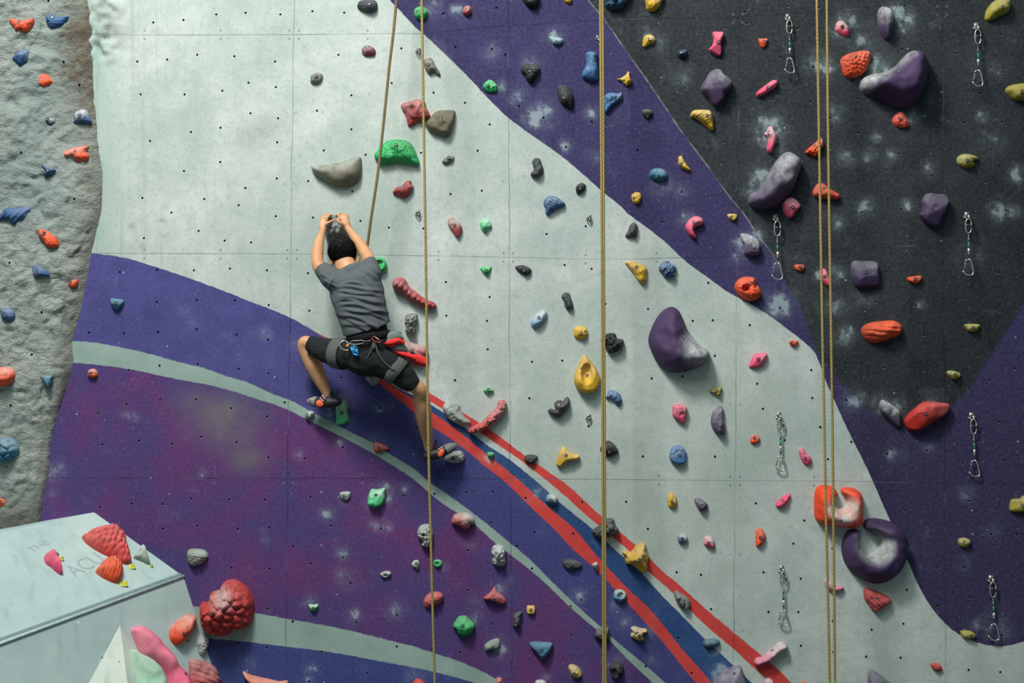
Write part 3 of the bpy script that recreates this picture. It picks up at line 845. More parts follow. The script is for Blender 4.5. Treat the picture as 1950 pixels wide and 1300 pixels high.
def seg_dist(poly, pts):
    a = poly; b = np.roll(poly, -1, 0)
    ab = b - a
    L2 = (ab ** 2).sum(1) + 1e-12
    d = np.full(len(pts), 1e9)
    for i in range(len(a)):
        t = np.clip(((pts - a[i]) @ ab[i]) / L2[i], 0, 1)
        q = pts - (a[i] + t[:, None] * ab[i])
        d = np.minimum(d, (q ** 2).sum(1))
    return np.sqrt(d)

DENTS = {  # pockets and hollows: (px, py, rx, ry, depth 0..1)
 'big yellow teardrop': [(1117, 711, 12, 20, 0.55)],
 'orange mask-shaped': [(1417, 549, 8, 7, 0.75), (1437, 545, 4, 5, 0.3)],
 'black dished': [(1168, 1278, 9, 9, 0.5)],
 'chalky teal cup': [(1181, 1132, 7, 6, 0.7)],
 'dark grey bird': [(1066, 768, 8, 5, 0.4)],
 'light grey skull': [(808, 1016, 3.4, 3.4, 0.5), (818, 1012, 3, 3, 0.3)],
 'tiny light grey almond': [(735, 1094, 5, 3.4, 0.5)],
 'tiny green ring': [(833, 1072, 5, 4, 0.5)],
 'bright green ringed': [(724, 504, 9, 9, 0.45)],
 'blue round': [(1294, 868, 13, 14, 0.22)],
}
BOLT = None
def bolt_mesh():
    r = 1 / S
    me = bpy.data.meshes.new('bolt')
    vs = []; fs = []; mi = []
    def disc(rad, z0, z1, m, n=14):
        b = len(vs)
        for k in range(n): vs.append((math.cos(2 * math.pi * k / n) * rad, math.sin(2 * math.pi * k / n) * rad, z0))
        for k in range(n): vs.append((math.cos(2 * math.pi * k / n) * rad, math.sin(2 * math.pi * k / n) * rad, z1))
        fs.append(tuple(b + n + k for k in range(n))); mi.append(m)
        for k in range(n):
            fs.append((b + k, b + (k + 1) % n, b + n + (k + 1) % n, b + n + k)); mi.append(m)
    disc(3.3 * r, -0.012, 0.0012, 0)
    disc(2.1 * r, 0.0005, 0.0022, 1)
    disc(0.9 * r, 0.0015, 0.0028, 0, 6)
    me.from_pydata(vs, [], fs)
    me.materials.append(M['pocket']); me.materials.append(M['boltm'])
    me.polygons.foreach_set('material_index', mi)
    me.update()
    return me
BOLT = bolt_mesh()

HN = [0]
def build_hold(crop, colour, style, hcm, pts, bolt, label, surf=None, nrm=None, cat='climbing hold', name='climbing_hold', group='climbing holds on the wall', mat=None):
    HN[0] += 1
    seed = HN[0] * 3.17
    R = random.Random(HN[0])
    px = np.array([topx(crop, u, v) for u, v in pts])
    size = max(np.ptp(px[:, 0]), np.ptp(px[:, 1]))
    k = 1.0
    g = min(max(size / 24, 1.15), 3.2)
    if style.startswith('lumps'): g = min(g, max(1.0, float(style[5:]) / 5.5))
    if style.startswith('ribs'): g = min(g, 1.5)
    poly = cr_closed(px, max(1.2, g * 0.9))
    area2 = 0.5 * np.sum(poly[:, 0] * np.roll(poly[:, 1], -1) - poly[:, 1] * np.roll(poly[:, 0], -1))
    if area2 < 0: poly = poly[::-1]
    lo = poly.min(0); hi = poly.max(0)
    gx, gy = np.meshgrid(np.arange(lo[0], hi[0] + g, g), np.arange(lo[1], hi[1] + g, g * 0.87))
    gx = gx + (np.arange(gx.shape[0]) % 2)[:, None] * g * 0.5
    grid = np.stack([gx.ravel(), gy.ravel()], 1)
    grid = grid[inside(poly, grid)]
    dg = seg_dist(poly, grid)
    Rm = dg.max() if len(dg) else 1.0
    offs = [o_ * Rm for o_ in (0.03, 0.10, 0.22)]
    tan = np.roll(poly, -1, 0) - np.roll(poly, 1, 0)
    nn = np.stack([-tan[:, 1], tan[:, 0]], 1); nn /= (np.linalg.norm(nn, axis=1)[:, None] + 1e-9)
    rings = []
    for o_ in offs:
        q = poly + nn * o_
        ok = inside(poly, q)
        q = q[ok]
        if len(q):
            dq = seg_dist(poly, q)
            q = q[dq > o_ * 0.85]
            rings.append(q)
    grid = grid[dg > offs[-1] + g * 0.35]
    inner = np.concatenate(rings + [grid]) if rings else grid
    allp = np.concatenate([poly, inner])
    n0 = len(poly)
    res = delaunay_2d_cdt([Vector(p) for p in allp], [], [list(range(n0))], 1, 1e-4)
    V2 = np.array([v[:] for v in res[0]]); F = [tuple(f) for f in res[2]]
    d = seg_dist(poly, V2)
    # soft distance without medial creases
    ds = np.linalg.norm(np.roll(poly, -1, 0) - poly, axis=1)
    w = np.zeros(len(V2))
    for i in range(n0):
        w += ds[i] / np.maximum(((V2 - poly[i]) ** 2).sum(1), 0.25) ** 2
    sd = w ** (-1 / 3) / 0.86
    step = ds.mean()
    mixk = np.clip(d / (2 * step) - 0.5, 0, 1)
    sd = d * (1 - mixk) + sd * mixk
    t = np.clip(sd / max(sd.max(), 1e-6), 0, 1)
    edge = d < 1e-3
    t[edge] = 0
    h0 = hcm / 100.0
    if style.startswith('plate'):
        x = np.clip(t / 0.62, 0, 1); prof = 0.82 * np.sqrt(1 - (1 - x) ** 2) + 0.18 * t
    else:
        prof = np.sqrt(np.clip(1 - (1 - t) ** 2.1, 0, 1)) * (0.72 + 0.28 * t)
    c = poly.mean(0); rel = (V2 - c) / (size / 2)
    th = R.uniform(-0.6, 0.6)
    prof = prof * (1 + 0.13 * (rel[:, 1] * math.cos(th) * (1 if R.random() < .5 else -1) + rel[:, 0] * math.sin(th)))
    H = h0 * prof
    f0 = 2.2 / max(size, 14)
    amp = h0 * (0.16 if style != 'noise' else 0.34)
    for i, p in enumerate(V2):
        if not edge[i]:
            n_ = noise.fractal(Vector((p[0] * f0 * 1.6, p[1] * f0 * 1.6, seed)), 0.9, 2.0, 4 if style == 'noise' else 2)
            if style == 'noise': n_ = n_ * 0.8 - 0.5 * abs(noise.noise(Vector((p[0] * f0 * 3, p[1] * f0 * 3, seed + 9)))) + .1
            H[i] += amp * n_ * min(1, prof[i] * 1.4)
    if style == 'plate':
        # facets: creases between a few flat planes
        for _ in range(3):
            a = R.uniform(0, math.tau)
            s_ = rel[:, 0] * math.cos(a) + rel[:, 1] * math.sin(a)
            H = np.minimum(H, np.where(edge, 0, h0 * (1.05 - 0.55 * np.clip(s_ - 0.05, 0, 2))) + 1e-5)
    if style.startswith('lumps'):
        sp = float(style[5:])
        cs = []
        tries = 0
        while tries < 900:
            q = np.array([R.uniform(lo[0], hi[0]), R.uniform(lo[1], hi[1])]); tries += 1
            if all(np.hypot(*(q - e)) > sp * 0.78 for e in cs): cs.append(q)
        cs = np.array(cs)
        for _ in range(4):
            own = np.argmin(((V2[:, None] - cs[None]) ** 2).sum(2), axis=1)
            for q in range(len(cs)):
                if (own == q).sum() > 3: cs[q] = cs[q] * 0.4 + V2[own == q].mean(0) * 0.6
        dd = np.sort(np.sqrt(((V2[:, None] - cs[None]) ** 2).sum(2)), axis=1)
        gap = np.clip((dd[:, 1] - dd[:, 0]) / sp * 1.25, 0, 1)
        b = np.sqrt(np.clip(1 - (1 - gap) ** 2.2, 0, 1))
        H = H * (0.80 + 0.20 * b) + (sp / S) * 0.36 * (b - 0.3) * np.clip(prof * 1.6, 0, 1)
    if style.startswith('ribs'):
        a = math.radians(float(style[4:]))
        per = max(4.2, size / 8)
        s_ = (-V2[:, 0] * math.sin(a) + V2[:, 1] * math.cos(a)) + 1.6 * np.array([noise.noise(Vector((p[0] * .06, p[1] * .06, seed))) for p in V2])
        wv = np.abs(np.sin(math.pi * s_ / per)) ** 0.6
        H = H + (per / S) * 0.42 * (wv - 0.7) * np.clip(prof * 1.5, 0, 1)
    for key, lst in DENTS.items():
        if label.startswith(key):
            for (x, y, rx, ry, dep) in lst:
                q = np.sqrt(((V2[:, 0] - x) / rx) ** 2 + ((V2[:, 1] - y) / ry) ** 2)
                H -= h0 * dep * np.clip(1 - q ** 3, 0, 1) ** 0.7
    H = np.maximum(H, 0.001)
    H[edge] = -0.006
    if surf is None:
        bd = bulge(V2[:, 0], V2[:, 1])
        W = [P(V2[i, 0], V2[i, 1], 0) for i in range(len(V2))]
        if crop in ('a1', 'a2', 'a3') and c[0] < 165:
            rb = rock_height(c[0], c[1])
            bd = np.full(len(V2), rb - 0.008)
            H[edge] = -0.03
        # raise straight towards the room: parallel, not along the view ray
        base = [P(V2[i, 0], V2[i, 1], float(bd[i])) for i in range(len(V2))]
        W = [base[i] + Vector((0, -1, 0)) * float(H[i]) for i in range(len(V2))]
        org = P(c[0], c[1], float(bd.mean()))
        up = Vector((0, -1, 0))
    else:
        W = [surf(V2[i, 0], V2[i, 1]) + nrm * float(H[i]) for i in range(len(V2))]
        org = surf(c[0], c[1]); up = nrm
    W = [w_ - org for w_ in W]
    me = mesh_from('hold_body', W, F)
    bm = bmesh.new(); bm.from_mesh(me)
    bm.normal_update()
    sN = sum((f.normal * f.calc_area() for f in bm.faces), Vector())
    if sN.dot(up) < 0: bmesh.ops.reverse_faces(bm, faces=bm.faces)
    bm.to_mesh(me); bm.free()
    me.polygons.foreach_set('use_smooth', [True] * len(me.polygons))
    # chalk left by hands
    amt = 0.16 + 0.2 * R.random()
    if 'chalk' in label or 'pale' in label: amt = 0.85
    if colour in ('black', 'dgrey'): amt *= 0.35
    if colour == 'red': amt *= 0.5
    if label.startswith('mint green'): amt = 0.6
    if colour in ('khaki', 'bred'): amt = 0.1
    if colour in ('orange', 'khaki', 'navy', 'salmonred', 'horange'): amt *= 0.6
    if 'smooth' in label or 'huge purple bean' in label: amt = 0.55
    a = R.uniform(-0.5, 0.5)
    up2 = -(rel[:, 1] * math.cos(a)) + rel[:, 0] * math.sin(a)
    ck = amt * np.clip(0.45 + up2 * 0.9, 0.05, 1)
    if colour == 'bred':
        ck = 0.6 * np.exp(-(((V2[:, 0] - 430) / 22) ** 2 + ((V2[:, 1] - 1132) / 20) ** 2)) + 0.06
    if 'horseshoe' in label:
        cx, cy = (c[0], c[1]); 
        if colour == 'purple': cx, cy = 1659, 1034
        else: cx, cy = 1600, 962
        q = np.hypot(V2[:, 0] - cx, V2[:, 1] - cy)
        ck = 1.1 * np.clip(1 - (q - 22) / 18, 0, 1) * np.clip((V2[:, 1] - cy + 25) / 25, 0.15, 1)
    if 'largest dark purple' in label:
        q = ((V2[:, 0] - 1640) * 0.62 + (V2[:, 1] - 150) * 0.78)
        ck = np.clip(1 - (q - 8) / 26, 0, 1) * 0.95
        ck = np.where(V2[:, 0] > 1738, ck * 0.3, ck)
    if 'huge smooth purple kidney' in label:
        q = np.hypot((V2[:, 0] - 1325) / 34, (V2[:, 1] - 660) / 34)
        ck = 0.75 * np.clip(1.3 - q, 0, 1)
    at = me.attributes.new('chalk', 'FLOAT', 'POINT'); at.data.foreach_set('value', ck.astype(np.float32))
    sp = me.attributes.new('speckle', 'FLOAT', 'POINT')
    sp.data.foreach_set('value', np.full(len(V2), 1.0 if 'speckled' in label else 0.0, np.float32))
    root = empty(name, org)
    body = link('body', me, mat or M['hold'], root)
    body.color = srgb(*PAL[colour]) if colour else (0.5, 0.5, 0.5, 1)
    tag(root, label, cat, group)
    if bolt:
        bx, by = topx(crop, *bolt)
        j = int(np.argmin(((V2 - np.array([bx, by])) ** 2).sum(1)))
        vn = me.vertices[j].normal.copy() if me.vertices[j].normal.length > .1 else up
        vn = (vn + up * 1.2).normalized()
        b = link('bolt', BOLT, None, root)
        b.location = W[j]
        b.rotation_euler = vn.to_track_quat('Z', 'Y').to_euler()
    return root

HOLDS = '''a1|orange|noise|5|75,150 90,140 150,152 190,155 250,138 255,165 240,200 215,235 185,250 160,232 125,238 110,215 85,185|157,178|jagged orange climbing hold with two horns at the top left corner of the rock
a1|blue|ribs0|6|350,115 370,105 400,118 450,128 520,122 518,150 490,190 450,215 400,218 365,195 347,155|408,138|blue boat-shaped climbing hold beside the horned orange one at the top of the rock
a1|blue|dome|6|95,445 115,410 150,380 190,370 225,385 228,415 215,470 165,502 125,480|138,402|blue rounded climbing hold below the jagged orange one near the rock's top
a1|orange|ribs30|4|275,615 300,565 345,552 385,590 398,615 375,640 335,660 290,645|322,602|small ridged orange climbing hold on the rock below the two topmost blue ones
a1|navy|dome|3|345,895 365,880 390,885 412,890 415,920 385,945 345,925|364,900|tiny navy climbing hold left of a pale blue domed hold on the rock
a1|blue|dome|6|555,900 560,860 590,828 640,822 665,850 675,880 692,910 680,928 620,932 560,925|615,880|chalk-topped blue domed climbing hold at the rock's right edge
a1|orange|noise|5|485,1140 520,1120 580,1103 650,1093 668,1098 645,1140 668,1165 660,1195 610,1222 570,1205 545,1180 510,1188 487,1185|578,1143|orange fish-tailed climbing hold on the rock just below the pale blue dome
a1|blue|dome|4|313,1238 345,1250 395,1258 420,1275 405,1293 380,1315 350,1322 328,1305 345,1280|370,1285|small blue beak-shaped climbing hold on the rock left below the fish-tailed orange hold
a2|blue|ribs135|5|-5,335 15,300 50,260 130,258 185,248 258,252 240,285 200,335 130,382 90,380 65,352 0,352||dark blue slanted climbing hold with diagonal ridges at the left border
a2|orange|ribs225|6|285,430 310,408 350,418 400,460 435,500 440,545 400,565 360,550 320,505 295,465|345,452|oblong orange climbing hold leaning on the rock right below the ridged blue one
a2|blue|plate|4|248,695 275,683 320,705 365,745 375,768 330,772 275,780 255,760 246,720|295,742|blue triangular climbing hold on the rock left of a tiny orange one
a2|orange|dome|3|510,825 535,805 582,797 585,825 570,850 535,860 520,848|537,822|tiny orange climbing hold on the rock beside the indigo band
a2|blue|dome|4|10,1030 35,1008 80,1015 108,1040 108,1085 75,1112 35,1095 12,1070|55,1070|blue nub climbing hold at the left border above the big orange dome
a2|teal|plate|5|835,940 880,940 925,948 933,968 915,1000 885,1028 860,1015 840,980|880,975|teal triangular climbing hold alone on the left part of the indigo band
a3|orange|dome|9|-40,250 -20,200 30,188 85,195 115,225 118,265 90,310 40,338 -20,325 -40,290|0,235|big smooth orange domed climbing hold cut by the left border
a3|teal|plate|4|303,258 350,253 400,255 392,290 385,330 355,338 335,300|372,322|teal flag-shaped climbing hold on the rock right of the big orange dome
a3|orange|lumps10|4|660,240 672,212 700,203 725,215 738,245 725,268 690,275 665,260|688,238|small knobbly orange climbing hold just under the pale stripe on the purple paint
a3|teal|lumps14|9|-30,760 0,720 60,716 110,735 140,780 145,830 110,880 60,910 20,900 -30,880||large rocky teal climbing hold cut by the left border
a3|orange|dome|3|-25,1205 -10,1178 15,1172 38,1190 42,1212 25,1235 -5,1238 -20,1228|12,1200|tiny orange climbing hold at the left border above the white boulder block
a4|sage|ribs10|7|1403,330 1420,298 1480,292 1540,305 1565,345 1540,380 1500,410 1440,418 1410,385|1535,362|sage grey grooved climbing hold on the purple paint right of the white boulder block
b4|bred|lumps17|22|-29,720 -15,690 30,685 50,620 120,595 130,560 175,525 240,527 310,570 350,630 372,700 368,790 340,860 270,895 215,900 180,935 120,945 60,935 10,900 -20,850 -28,790|103,727|huge deep red climbing hold covered in brain-like lumps on the wall beside the boulder block
b1|dgrey|ribs10|6|1145,40 1165,8 1215,0 1270,2 1295,25 1290,75 1240,97 1185,85 1150,65|1243,43|dark grey oval climbing hold at the top border left of the climber's rope
b1|maroon|dome|4|1176,385 1190,350 1230,342 1270,360 1283,390 1268,418 1225,425 1190,415|1222,357|maroon rounded climbing hold below the dark grey one near the top of the climber's rope
b1|grey|dome|4|792,590 805,560 845,543 880,555 887,585 865,622 825,635 795,620|842,578|small grey pebble climbing hold on the white wall above the khaki sail
b1|khaki|dome|11|800,1245 850,1240 960,1230 1060,1205 1130,1178 1172,1182 1178,1240 1175,1300 1160,1350 1110,1390 1030,1402 960,1390 880,1345 820,1300|993,1258|big smooth khaki climbing hold shaped like a sail above the climber
b1|green|noise|9|1272,1165 1300,1120 1350,1068 1400,1048 1500,1050 1545,1075 1570,1110 1600,1180 1612,1225 1595,1243 1540,1232 1450,1220 1390,1232 1320,1232 1285,1205|1443,1105|large bright green speckled climbing hold crossed by the climber's rope
c1|dred|noise|8|-67,790 -50,772 0,762 60,745 115,765 125,800 155,870 120,905 60,920 30,945 -10,948 -20,910 -35,860 -60,820|25,857|dusty red craggy climbing hold behind the second rope, touching a khaki one
c1|green|dome|5|32,95 45,62 85,48 125,65 138,100 120,140 80,150 45,135|68,98|green round climbing hold behind the second rope at the top of the wall
c1|dred|dome|4|397,80 415,50 445,42 465,65 462,105 430,122 405,108|435,85|small dusty red climbing hold on the indigo band near the top border
c1|black|dome|7|850,-20 970,-20 968,25 940,62 900,60 860,25|897,15|black climbing hold cut by the top border on the indigo band
c1|yellow|dome|3|1155,-20 1215,-20 1218,15 1195,28 1165,15||yellow scrap of a climbing hold at the top border left of the double rope
c1|dteal|lumps16|8|1455,-40 1650,-40 1640,10 1600,60 1550,75 1500,72 1460,40||dark teal lumpy climbing hold at the top border right of the double rope
c1|brown|dome|5|108,450 150,432 175,450 195,490 230,550 225,570 205,565 180,545 155,562 130,545 110,500|140,497|grey brown two-pronged climbing hold right of the second rope near the top
c1|khaki|plate|8|122,930 140,900 200,840 260,828 335,830 342,870 325,960 300,1015 260,1025 200,1010 140,975|236,893|khaki shield-shaped climbing hold right of the craggy dusty red one
c1|grey|dome|3|243,1215 260,1185 300,1165 330,1172 335,1195 310,1222 265,1235|297,1190|small grey slug-shaped climbing hold right of the speckled green one
c1|green|noise|4|548,650 570,615 605,598 640,620 658,650 650,688 605,695 565,680|588,648|small green climbing hold on the lower edge of the upper indigo band
c1|black|ribs10|6|836,520 850,490 900,482 960,485 982,520 970,555 935,600 910,628 880,605 860,565 838,545|900,545|black strawberry-shaped climbing hold on the upper indigo band
c1|black|dome|6|1100,670 1115,643 1155,637 1195,655 1222,700 1232,760 1222,815 1205,820 1180,800 1150,790 1125,760 1108,710|1157,742|black tooth-shaped climbing hold on the upper indigo band below the strawberry-shaped one
c1|teal|dome|3|1042,285 1060,272 1100,280 1150,290 1152,320 1125,345 1085,342 1060,315|1100,323|small teal climbing hold with chalk on the upper indigo band near the double rope
c1|lblue|noise|7|1318,405 1345,388 1385,390 1410,410 1405,450 1415,520 1418,590 1380,615 1330,605 1293,580 1297,540 1322,490 1325,450|1332,525|long blue bone-shaped climbing hold touching the double rope from the left
c1|lblue|noise|5|1462,720 1500,695 1560,700 1594,695 1590,745 1560,765 1520,800 1480,850 1462,840 1455,780|1487,757|blue wedge climbing hold peeking out right of the double rope
c1|dgrey|noise|5|918,1215 940,1185 975,1190 992,1225 1003,1265 1000,1300 960,1332 915,1325 908,1300 930,1270|955,1253|dark grey peanut climbing hold on the white wall under the indigo band
c2|black|dome|4|1247,105 1265,82 1295,72 1322,90 1315,125 1285,150 1258,157 1248,135|1277,120|small black climbing hold just left of the double rope above the blue fin
c2|blue|ribs20|6|1003,230 1015,190 1050,168 1100,175 1145,205 1168,230 1145,255 1095,272 1060,300 1035,317 1020,300 1018,265|1058,228|blue fin-shaped climbing hold on the white wall
c2|dred|plate|5|287,350 310,325 325,335 375,370 395,410 385,455 362,480 340,465 320,430 290,390|337,397|dusty red leaf-shaped climbing hold with chalk left of a mint one
c2|mint|dome|4|528,370 555,342 590,345 612,370 615,400 590,420 565,443 540,425 530,400|565,410|mint green climbing hold on the white wall right of the red leaf-shaped one
c2|green|ribs70|3|530,710 560,700 575,710 612,698 610,725 595,755 572,765 550,745 535,725|575,735|small green shell-shaped climbing hold left of a black dart-shaped one
c2|black|dome|4|792,700 840,687 885,700 915,725 900,755 870,765 835,750 805,725|858,733|black dart-shaped climbing hold beside the seam crossing on the white wall
c2|dgrey|dome|5|1138,925 1160,895 1195,897 1210,930 1227,985 1220,1015 1190,1022 1165,1000 1155,955|1187,972|dark grey figure-eight climbing hold left of the double rope
c2|pblue|dome|5|910,1110 930,1080 960,1045 1000,1022 1030,1040 1028,1085 990,1130 940,1160 912,1145|972,1083|pale blue capsule climbing hold leaning on the white wall
c2|yellow|dome|5|1230,1190 1240,1155 1285,1142 1325,1158 1338,1200 1315,1240 1265,1245 1235,1225|1285,1207|round yellow climbing hold above the yellow teardrop
c2|black|lumps12|7|1435,1240 1465,1215 1490,1198 1540,1200 1556,1235 1600,1245 1605,1275 1590,1310 1560,1335 1515,1351 1480,1335 1468,1290 1440,1275|1505,1299|black climbing hold of clustered balls beside the double rope
c2|dred|ribs125|9|-129,840 -120,800 -80,780 -35,790 0,850 40,880 90,920 130,945 180,965 202,990 190,1012 150,1018 90,1000 30,965 3,960 -60,900 -110,880|0,893|dusty red grub-shaped climbing hold with rings right of the climber's back
c2|grey|lumps9|8|-35,1090 -25,1060 10,1048 55,1055 62,1100 45,1135 50,1185 35,1208 -10,1205 -32,1185 -25,1150 -37,1120|12,1133|grey climbing hold of clustered balls right of the climber's waist
b2|green|ribs60|7|1262,680 1275,640 1310,628 1345,640 1368,685 1360,730 1330,748 1290,735||bright green ringed climbing hold half hidden behind the climber's shoulder
b2|rockgrey|noise|13|915,330 945,312 985,320 1030,360 1075,420 1085,480 1060,500 1000,520 925,515 905,470 900,430 905,380|967,393|large grey rock-like climbing hold gripped by both of the climber's hands
b2|dred|dome|6|1412,135 1440,105 1480,95 1510,60 1545,55 1555,85 1568,105 1545,150 1510,180 1475,183 1440,165 1415,155|1483,110|red lip-shaped climbing hold left of the second rope below the speckled green one
c3|yellow|plate|10|1308,100 1340,125 1385,180 1425,250 1432,310 1400,365 1340,388 1280,375 1240,325 1233,260 1260,190 1285,130|1332,258|big yellow teardrop climbing hold with a pocket in the middle
c3|lblue|noise|4|1468,410 1480,400 1495,362 1530,365 1570,385 1590,420 1592,450 1575,487 1550,475 1525,445 1500,425 1475,428|1560,435|blue hooked climbing hold right of the double rope beside the yellow teardrop
c3|dgrey|dome|7|1037,515 1060,502 1090,510 1085,470 1100,445 1130,440 1150,445 1165,425 1185,413 1202,440 1195,490 1165,530 1130,565 1100,572 1075,550 1045,535|1120,470|dark grey bird-shaped climbing hold left below the yellow teardrop
c3|green|plate|3|555,368 585,348 605,348 630,368 605,380 588,397 570,380|592,361|tiny green diamond climbing hold above the craggy pink one
c3|pinkred|lumps10|8|437,670 455,645 500,620 545,600 590,550 650,490 665,445 700,437 728,460 725,510 690,560 650,600 610,640 560,665 500,685 460,692|592,602|long craggy pink climbing hold lying across the upper red stripe
c3|lgrey|noise|7|250,480 280,455 330,452 375,475 385,515 410,560 450,590 460,610 440,620 400,640 350,615 290,580 255,525||light grey alien-head climbing hold on the stripes right of the climber's knee
c3|green|dome|3|583,835 610,828 633,838 630,865 605,875 585,865|608,850|tiny green climbing hold between the blue and the lower red stripe
c3|black|dome|4|860,875 880,850 925,848 962,865 945,900 910,918 870,905|908,888|black oval climbing hold on the upper edge of the upper red stripe
c3|yellow|plate|6|1100,910 1115,850 1140,795 1165,790 1200,820 1240,845 1270,850 1275,870 1250,888 1200,895 1160,912 1130,935 1105,925|1170,852|yellow boomerang-shaped climbing hold left of the double rope below the dark grey bird-shaped one
c3|black|dome|6|1430,800 1460,760 1490,742 1530,765 1565,815 1555,840 1515,860 1490,867 1455,845 1435,825|1492,827|black pointed climbing hold behind the double rope right of the yellow boomerang
c3|teal|dome|5|1018,1190 1035,1150 1070,1143 1105,1160 1113,1200 1085,1228 1045,1215|1068,1190|chalky teal domed climbing hold on the blue stripe
c3|lgrey|lumps9|6|258,880 280,850 330,825 380,818 405,840 412,875 395,903 340,912 280,900|327,868|light grey knobbly climbing hold under the toe of the climber's lower foot
b3|lgrey|noise|7|1203,240 1225,215 1290,218 1318,250 1310,300 1270,333 1230,310 1208,280|1257,260|light grey climbing hold directly under the climber's seat
b3|grey|dome|4|752,560 765,530 800,520 825,535 815,570 785,590 758,582|778,548|small grey climbing hold on the pale stripe below the climber's raised foot
b3|mint|plate|6|990,460 1030,452 1070,465 1068,520 1085,580 1070,605 1030,622 985,612 988,560 985,500|1033,530|mint green block climbing hold right of the climber's raised shoe
b3|red|plate|4|1268,758 1310,760 1350,775 1385,803 1350,820 1285,832 1270,800|1315,797|small red pointed climbing hold at the edge of the pale stripe
b3|lgrey|plate|3|1013,1135 1040,1125 1092,1128 1090,1165 1070,1190 1030,1180 1015,1160|1048,1157|small light grey square climbing hold on the purple paint
b3|mint|plate|6|1255,1105 1300,1107 1355,1095 1355,1140 1350,1190 1320,1230 1260,1243 1225,1220 1224,1170 1238,1125|1291,1145|mint green squarish climbing hold on the purple paint right of the small grey square
b4|green|dome|3|780,710 815,710 852,708 850,740 820,767 790,750|820,738|tiny green climbing hold above the wide pale stripe at the bottom
b4|lgrey|dome|3|1313,480 1345,462 1385,460 1400,478 1385,500 1345,512 1325,500|1358,488|tiny light grey almond climbing hold in the middle of the purple paint
b4|salmon|dome|8|288,1210 340,1235 420,1255 500,1272 560,1285 620,1280 625,1300 600,1340 400,1340 310,1270||salmon pink blade of a climbing hold at the bottom border on the blue paint
c4|sage|dome|3|15,405 35,380 65,380 75,410 65,450 45,440 25,430|50,400|tiny pale hook-shaped climbing hold left of a tiny green ring
c4|pinkred|dome|8|315,75 330,40 370,25 430,22 475,45 490,80 480,105 460,110 445,140 405,147 380,125 320,105|412,92|dusty red mushroom-shaped climbing hold beside the thin pale stripe
c4|lgrey|lumps8|7|57,170 75,125 115,107 160,115 178,160 175,220 165,270 125,280 90,265 95,235 65,205|110,182|light grey skull-shaped climbing hold behind the second rope
c4|green|dome|3|177,402 190,378 215,372 240,385 245,410 225,430 195,430|210,402|tiny green ring climbing hold right of the second rope
c4|lgrey|lumps11|7|613,305 630,270 665,263 705,275 720,310 715,350 722,395 700,423 650,420 620,395 622,355 612,330|668,353|light grey walnut-shaped climbing hold below the thin pale stripe
c4|pinkred|dome|6|103,690 120,650 160,620 215,615 250,635 253,665 225,705 180,728 120,733|178,700|dusty pink oval climbing hold crossed by the second rope
c4|pinkred|plate|6|557,655 600,620 640,577 660,610 700,645 720,675 710,703 670,700 620,680 570,672|628,665|dusty red triangular climbing hold above a green domed one
c4|green|dome|8|325,870 345,830 370,800 420,795 455,825 488,855 485,890 450,935 405,945 365,925 350,895|403,858|green domed climbing hold with two ears on the lower purple paint
c4|dgrey|dome|5|775,800 800,768 845,765 835,800 830,860 805,880 775,870 780,830|797,855|dark grey bean climbing hold left of a small yellow square one
c4|yellow|plate|3|880,722 910,718 940,725 938,775 910,782 882,772|910,750|tiny yellow square climbing hold on the lower purple paint
c4|sage|plate|4|560,1020 580,995 630,970 670,968 678,1005 660,1040 610,1050 570,1055|622,1025|sage grey wedge climbing hold below the dusty red triangular one
c4|teal|plate|6|898,1000 930,988 1000,990 1065,997 1073,1020 1050,1065 1015,1110 985,1112 950,1070 915,1030|990,1047|teal blue shield climbing hold with a flat top on the lower purple paint
c4|tan|dome|5|1190,1175 1215,1157 1260,1175 1290,1215 1285,1255 1240,1262 1210,1240 1195,1205|1235,1225|tan yellow egg climbing hold near the bottom left of the double rope
c4|black|dome|6|1385,930 1410,890 1440,895 1490,880 1500,930 1500,965 1475,995 1430,990 1395,965||black cat-ear climbing hold behind the double rope on the thin pale stripe
c4|black|noise|7|1500,1180 1520,1145 1560,1135 1595,1150 1605,1195 1590,1240 1555,1272 1520,1262 1502,1225||black dished climbing hold right of the double rope at the bottom
c4|dgrey|plate|4|1145,395 1180,373 1240,375 1293,408 1275,432 1220,447 1180,440 1155,420|1210,410|dark grey flat oval climbing hold left of the lower red stripe
c4|lgrey|dome|3|1370,415 1385,395 1410,395 1417,430 1410,465 1385,445|1395,425|tiny light grey hook climbing hold on the lower red stripe left of the double rope
c4|dgrey|lumps14|8|1365,165 1385,140 1420,120 1445,85 1490,62 1530,70 1540,110 1570,150 1560,185 1500,205 1430,215 1390,200||dark grey finger-like climbing hold behind the double rope on the upper red stripe
c4|red|dome|4|25,1300 40,1272 75,1268 110,1290 110,1340 25,1340||red nub of a climbing hold at the bottom border beside the second rope
c4|red|dome|4|650,1265 685,1258 697,1280 705,1340 650,1340|680,1290|small red climbing hold tip at the bottom border on the wide pale stripe
c4|lgrey|dome|4|942,1290 965,1275 1000,1276 1025,1295 1020,1340 945,1340||pale grey cap of a climbing hold at the bottom border on the purple paint
d1|yellow|dome|7|240,-20 365,-20 355,20 330,65 285,88 245,78 235,45|312,12|yellow climbing hold cut by the top border on the charcoal paint
d1|yellow|dome|4|210,330 215,285 240,262 280,262 308,290 300,320 260,340 230,357 212,352|260,302|yellow thumb-shaped climbing hold under the upper seam on the charcoal paint
d1|navy|dome|4|470,400 485,378 530,372 550,392 540,425 500,440 475,425|498,401|navy climbing hold with a bright bolt left of the pink hourglass
d1|pink|plate|6|735,245 775,240 815,247 812,285 797,330 800,370 795,412 770,418 708,385 715,360 735,335 740,290|770,332|pink hourglass-shaped climbing hold high on the charcoal paint
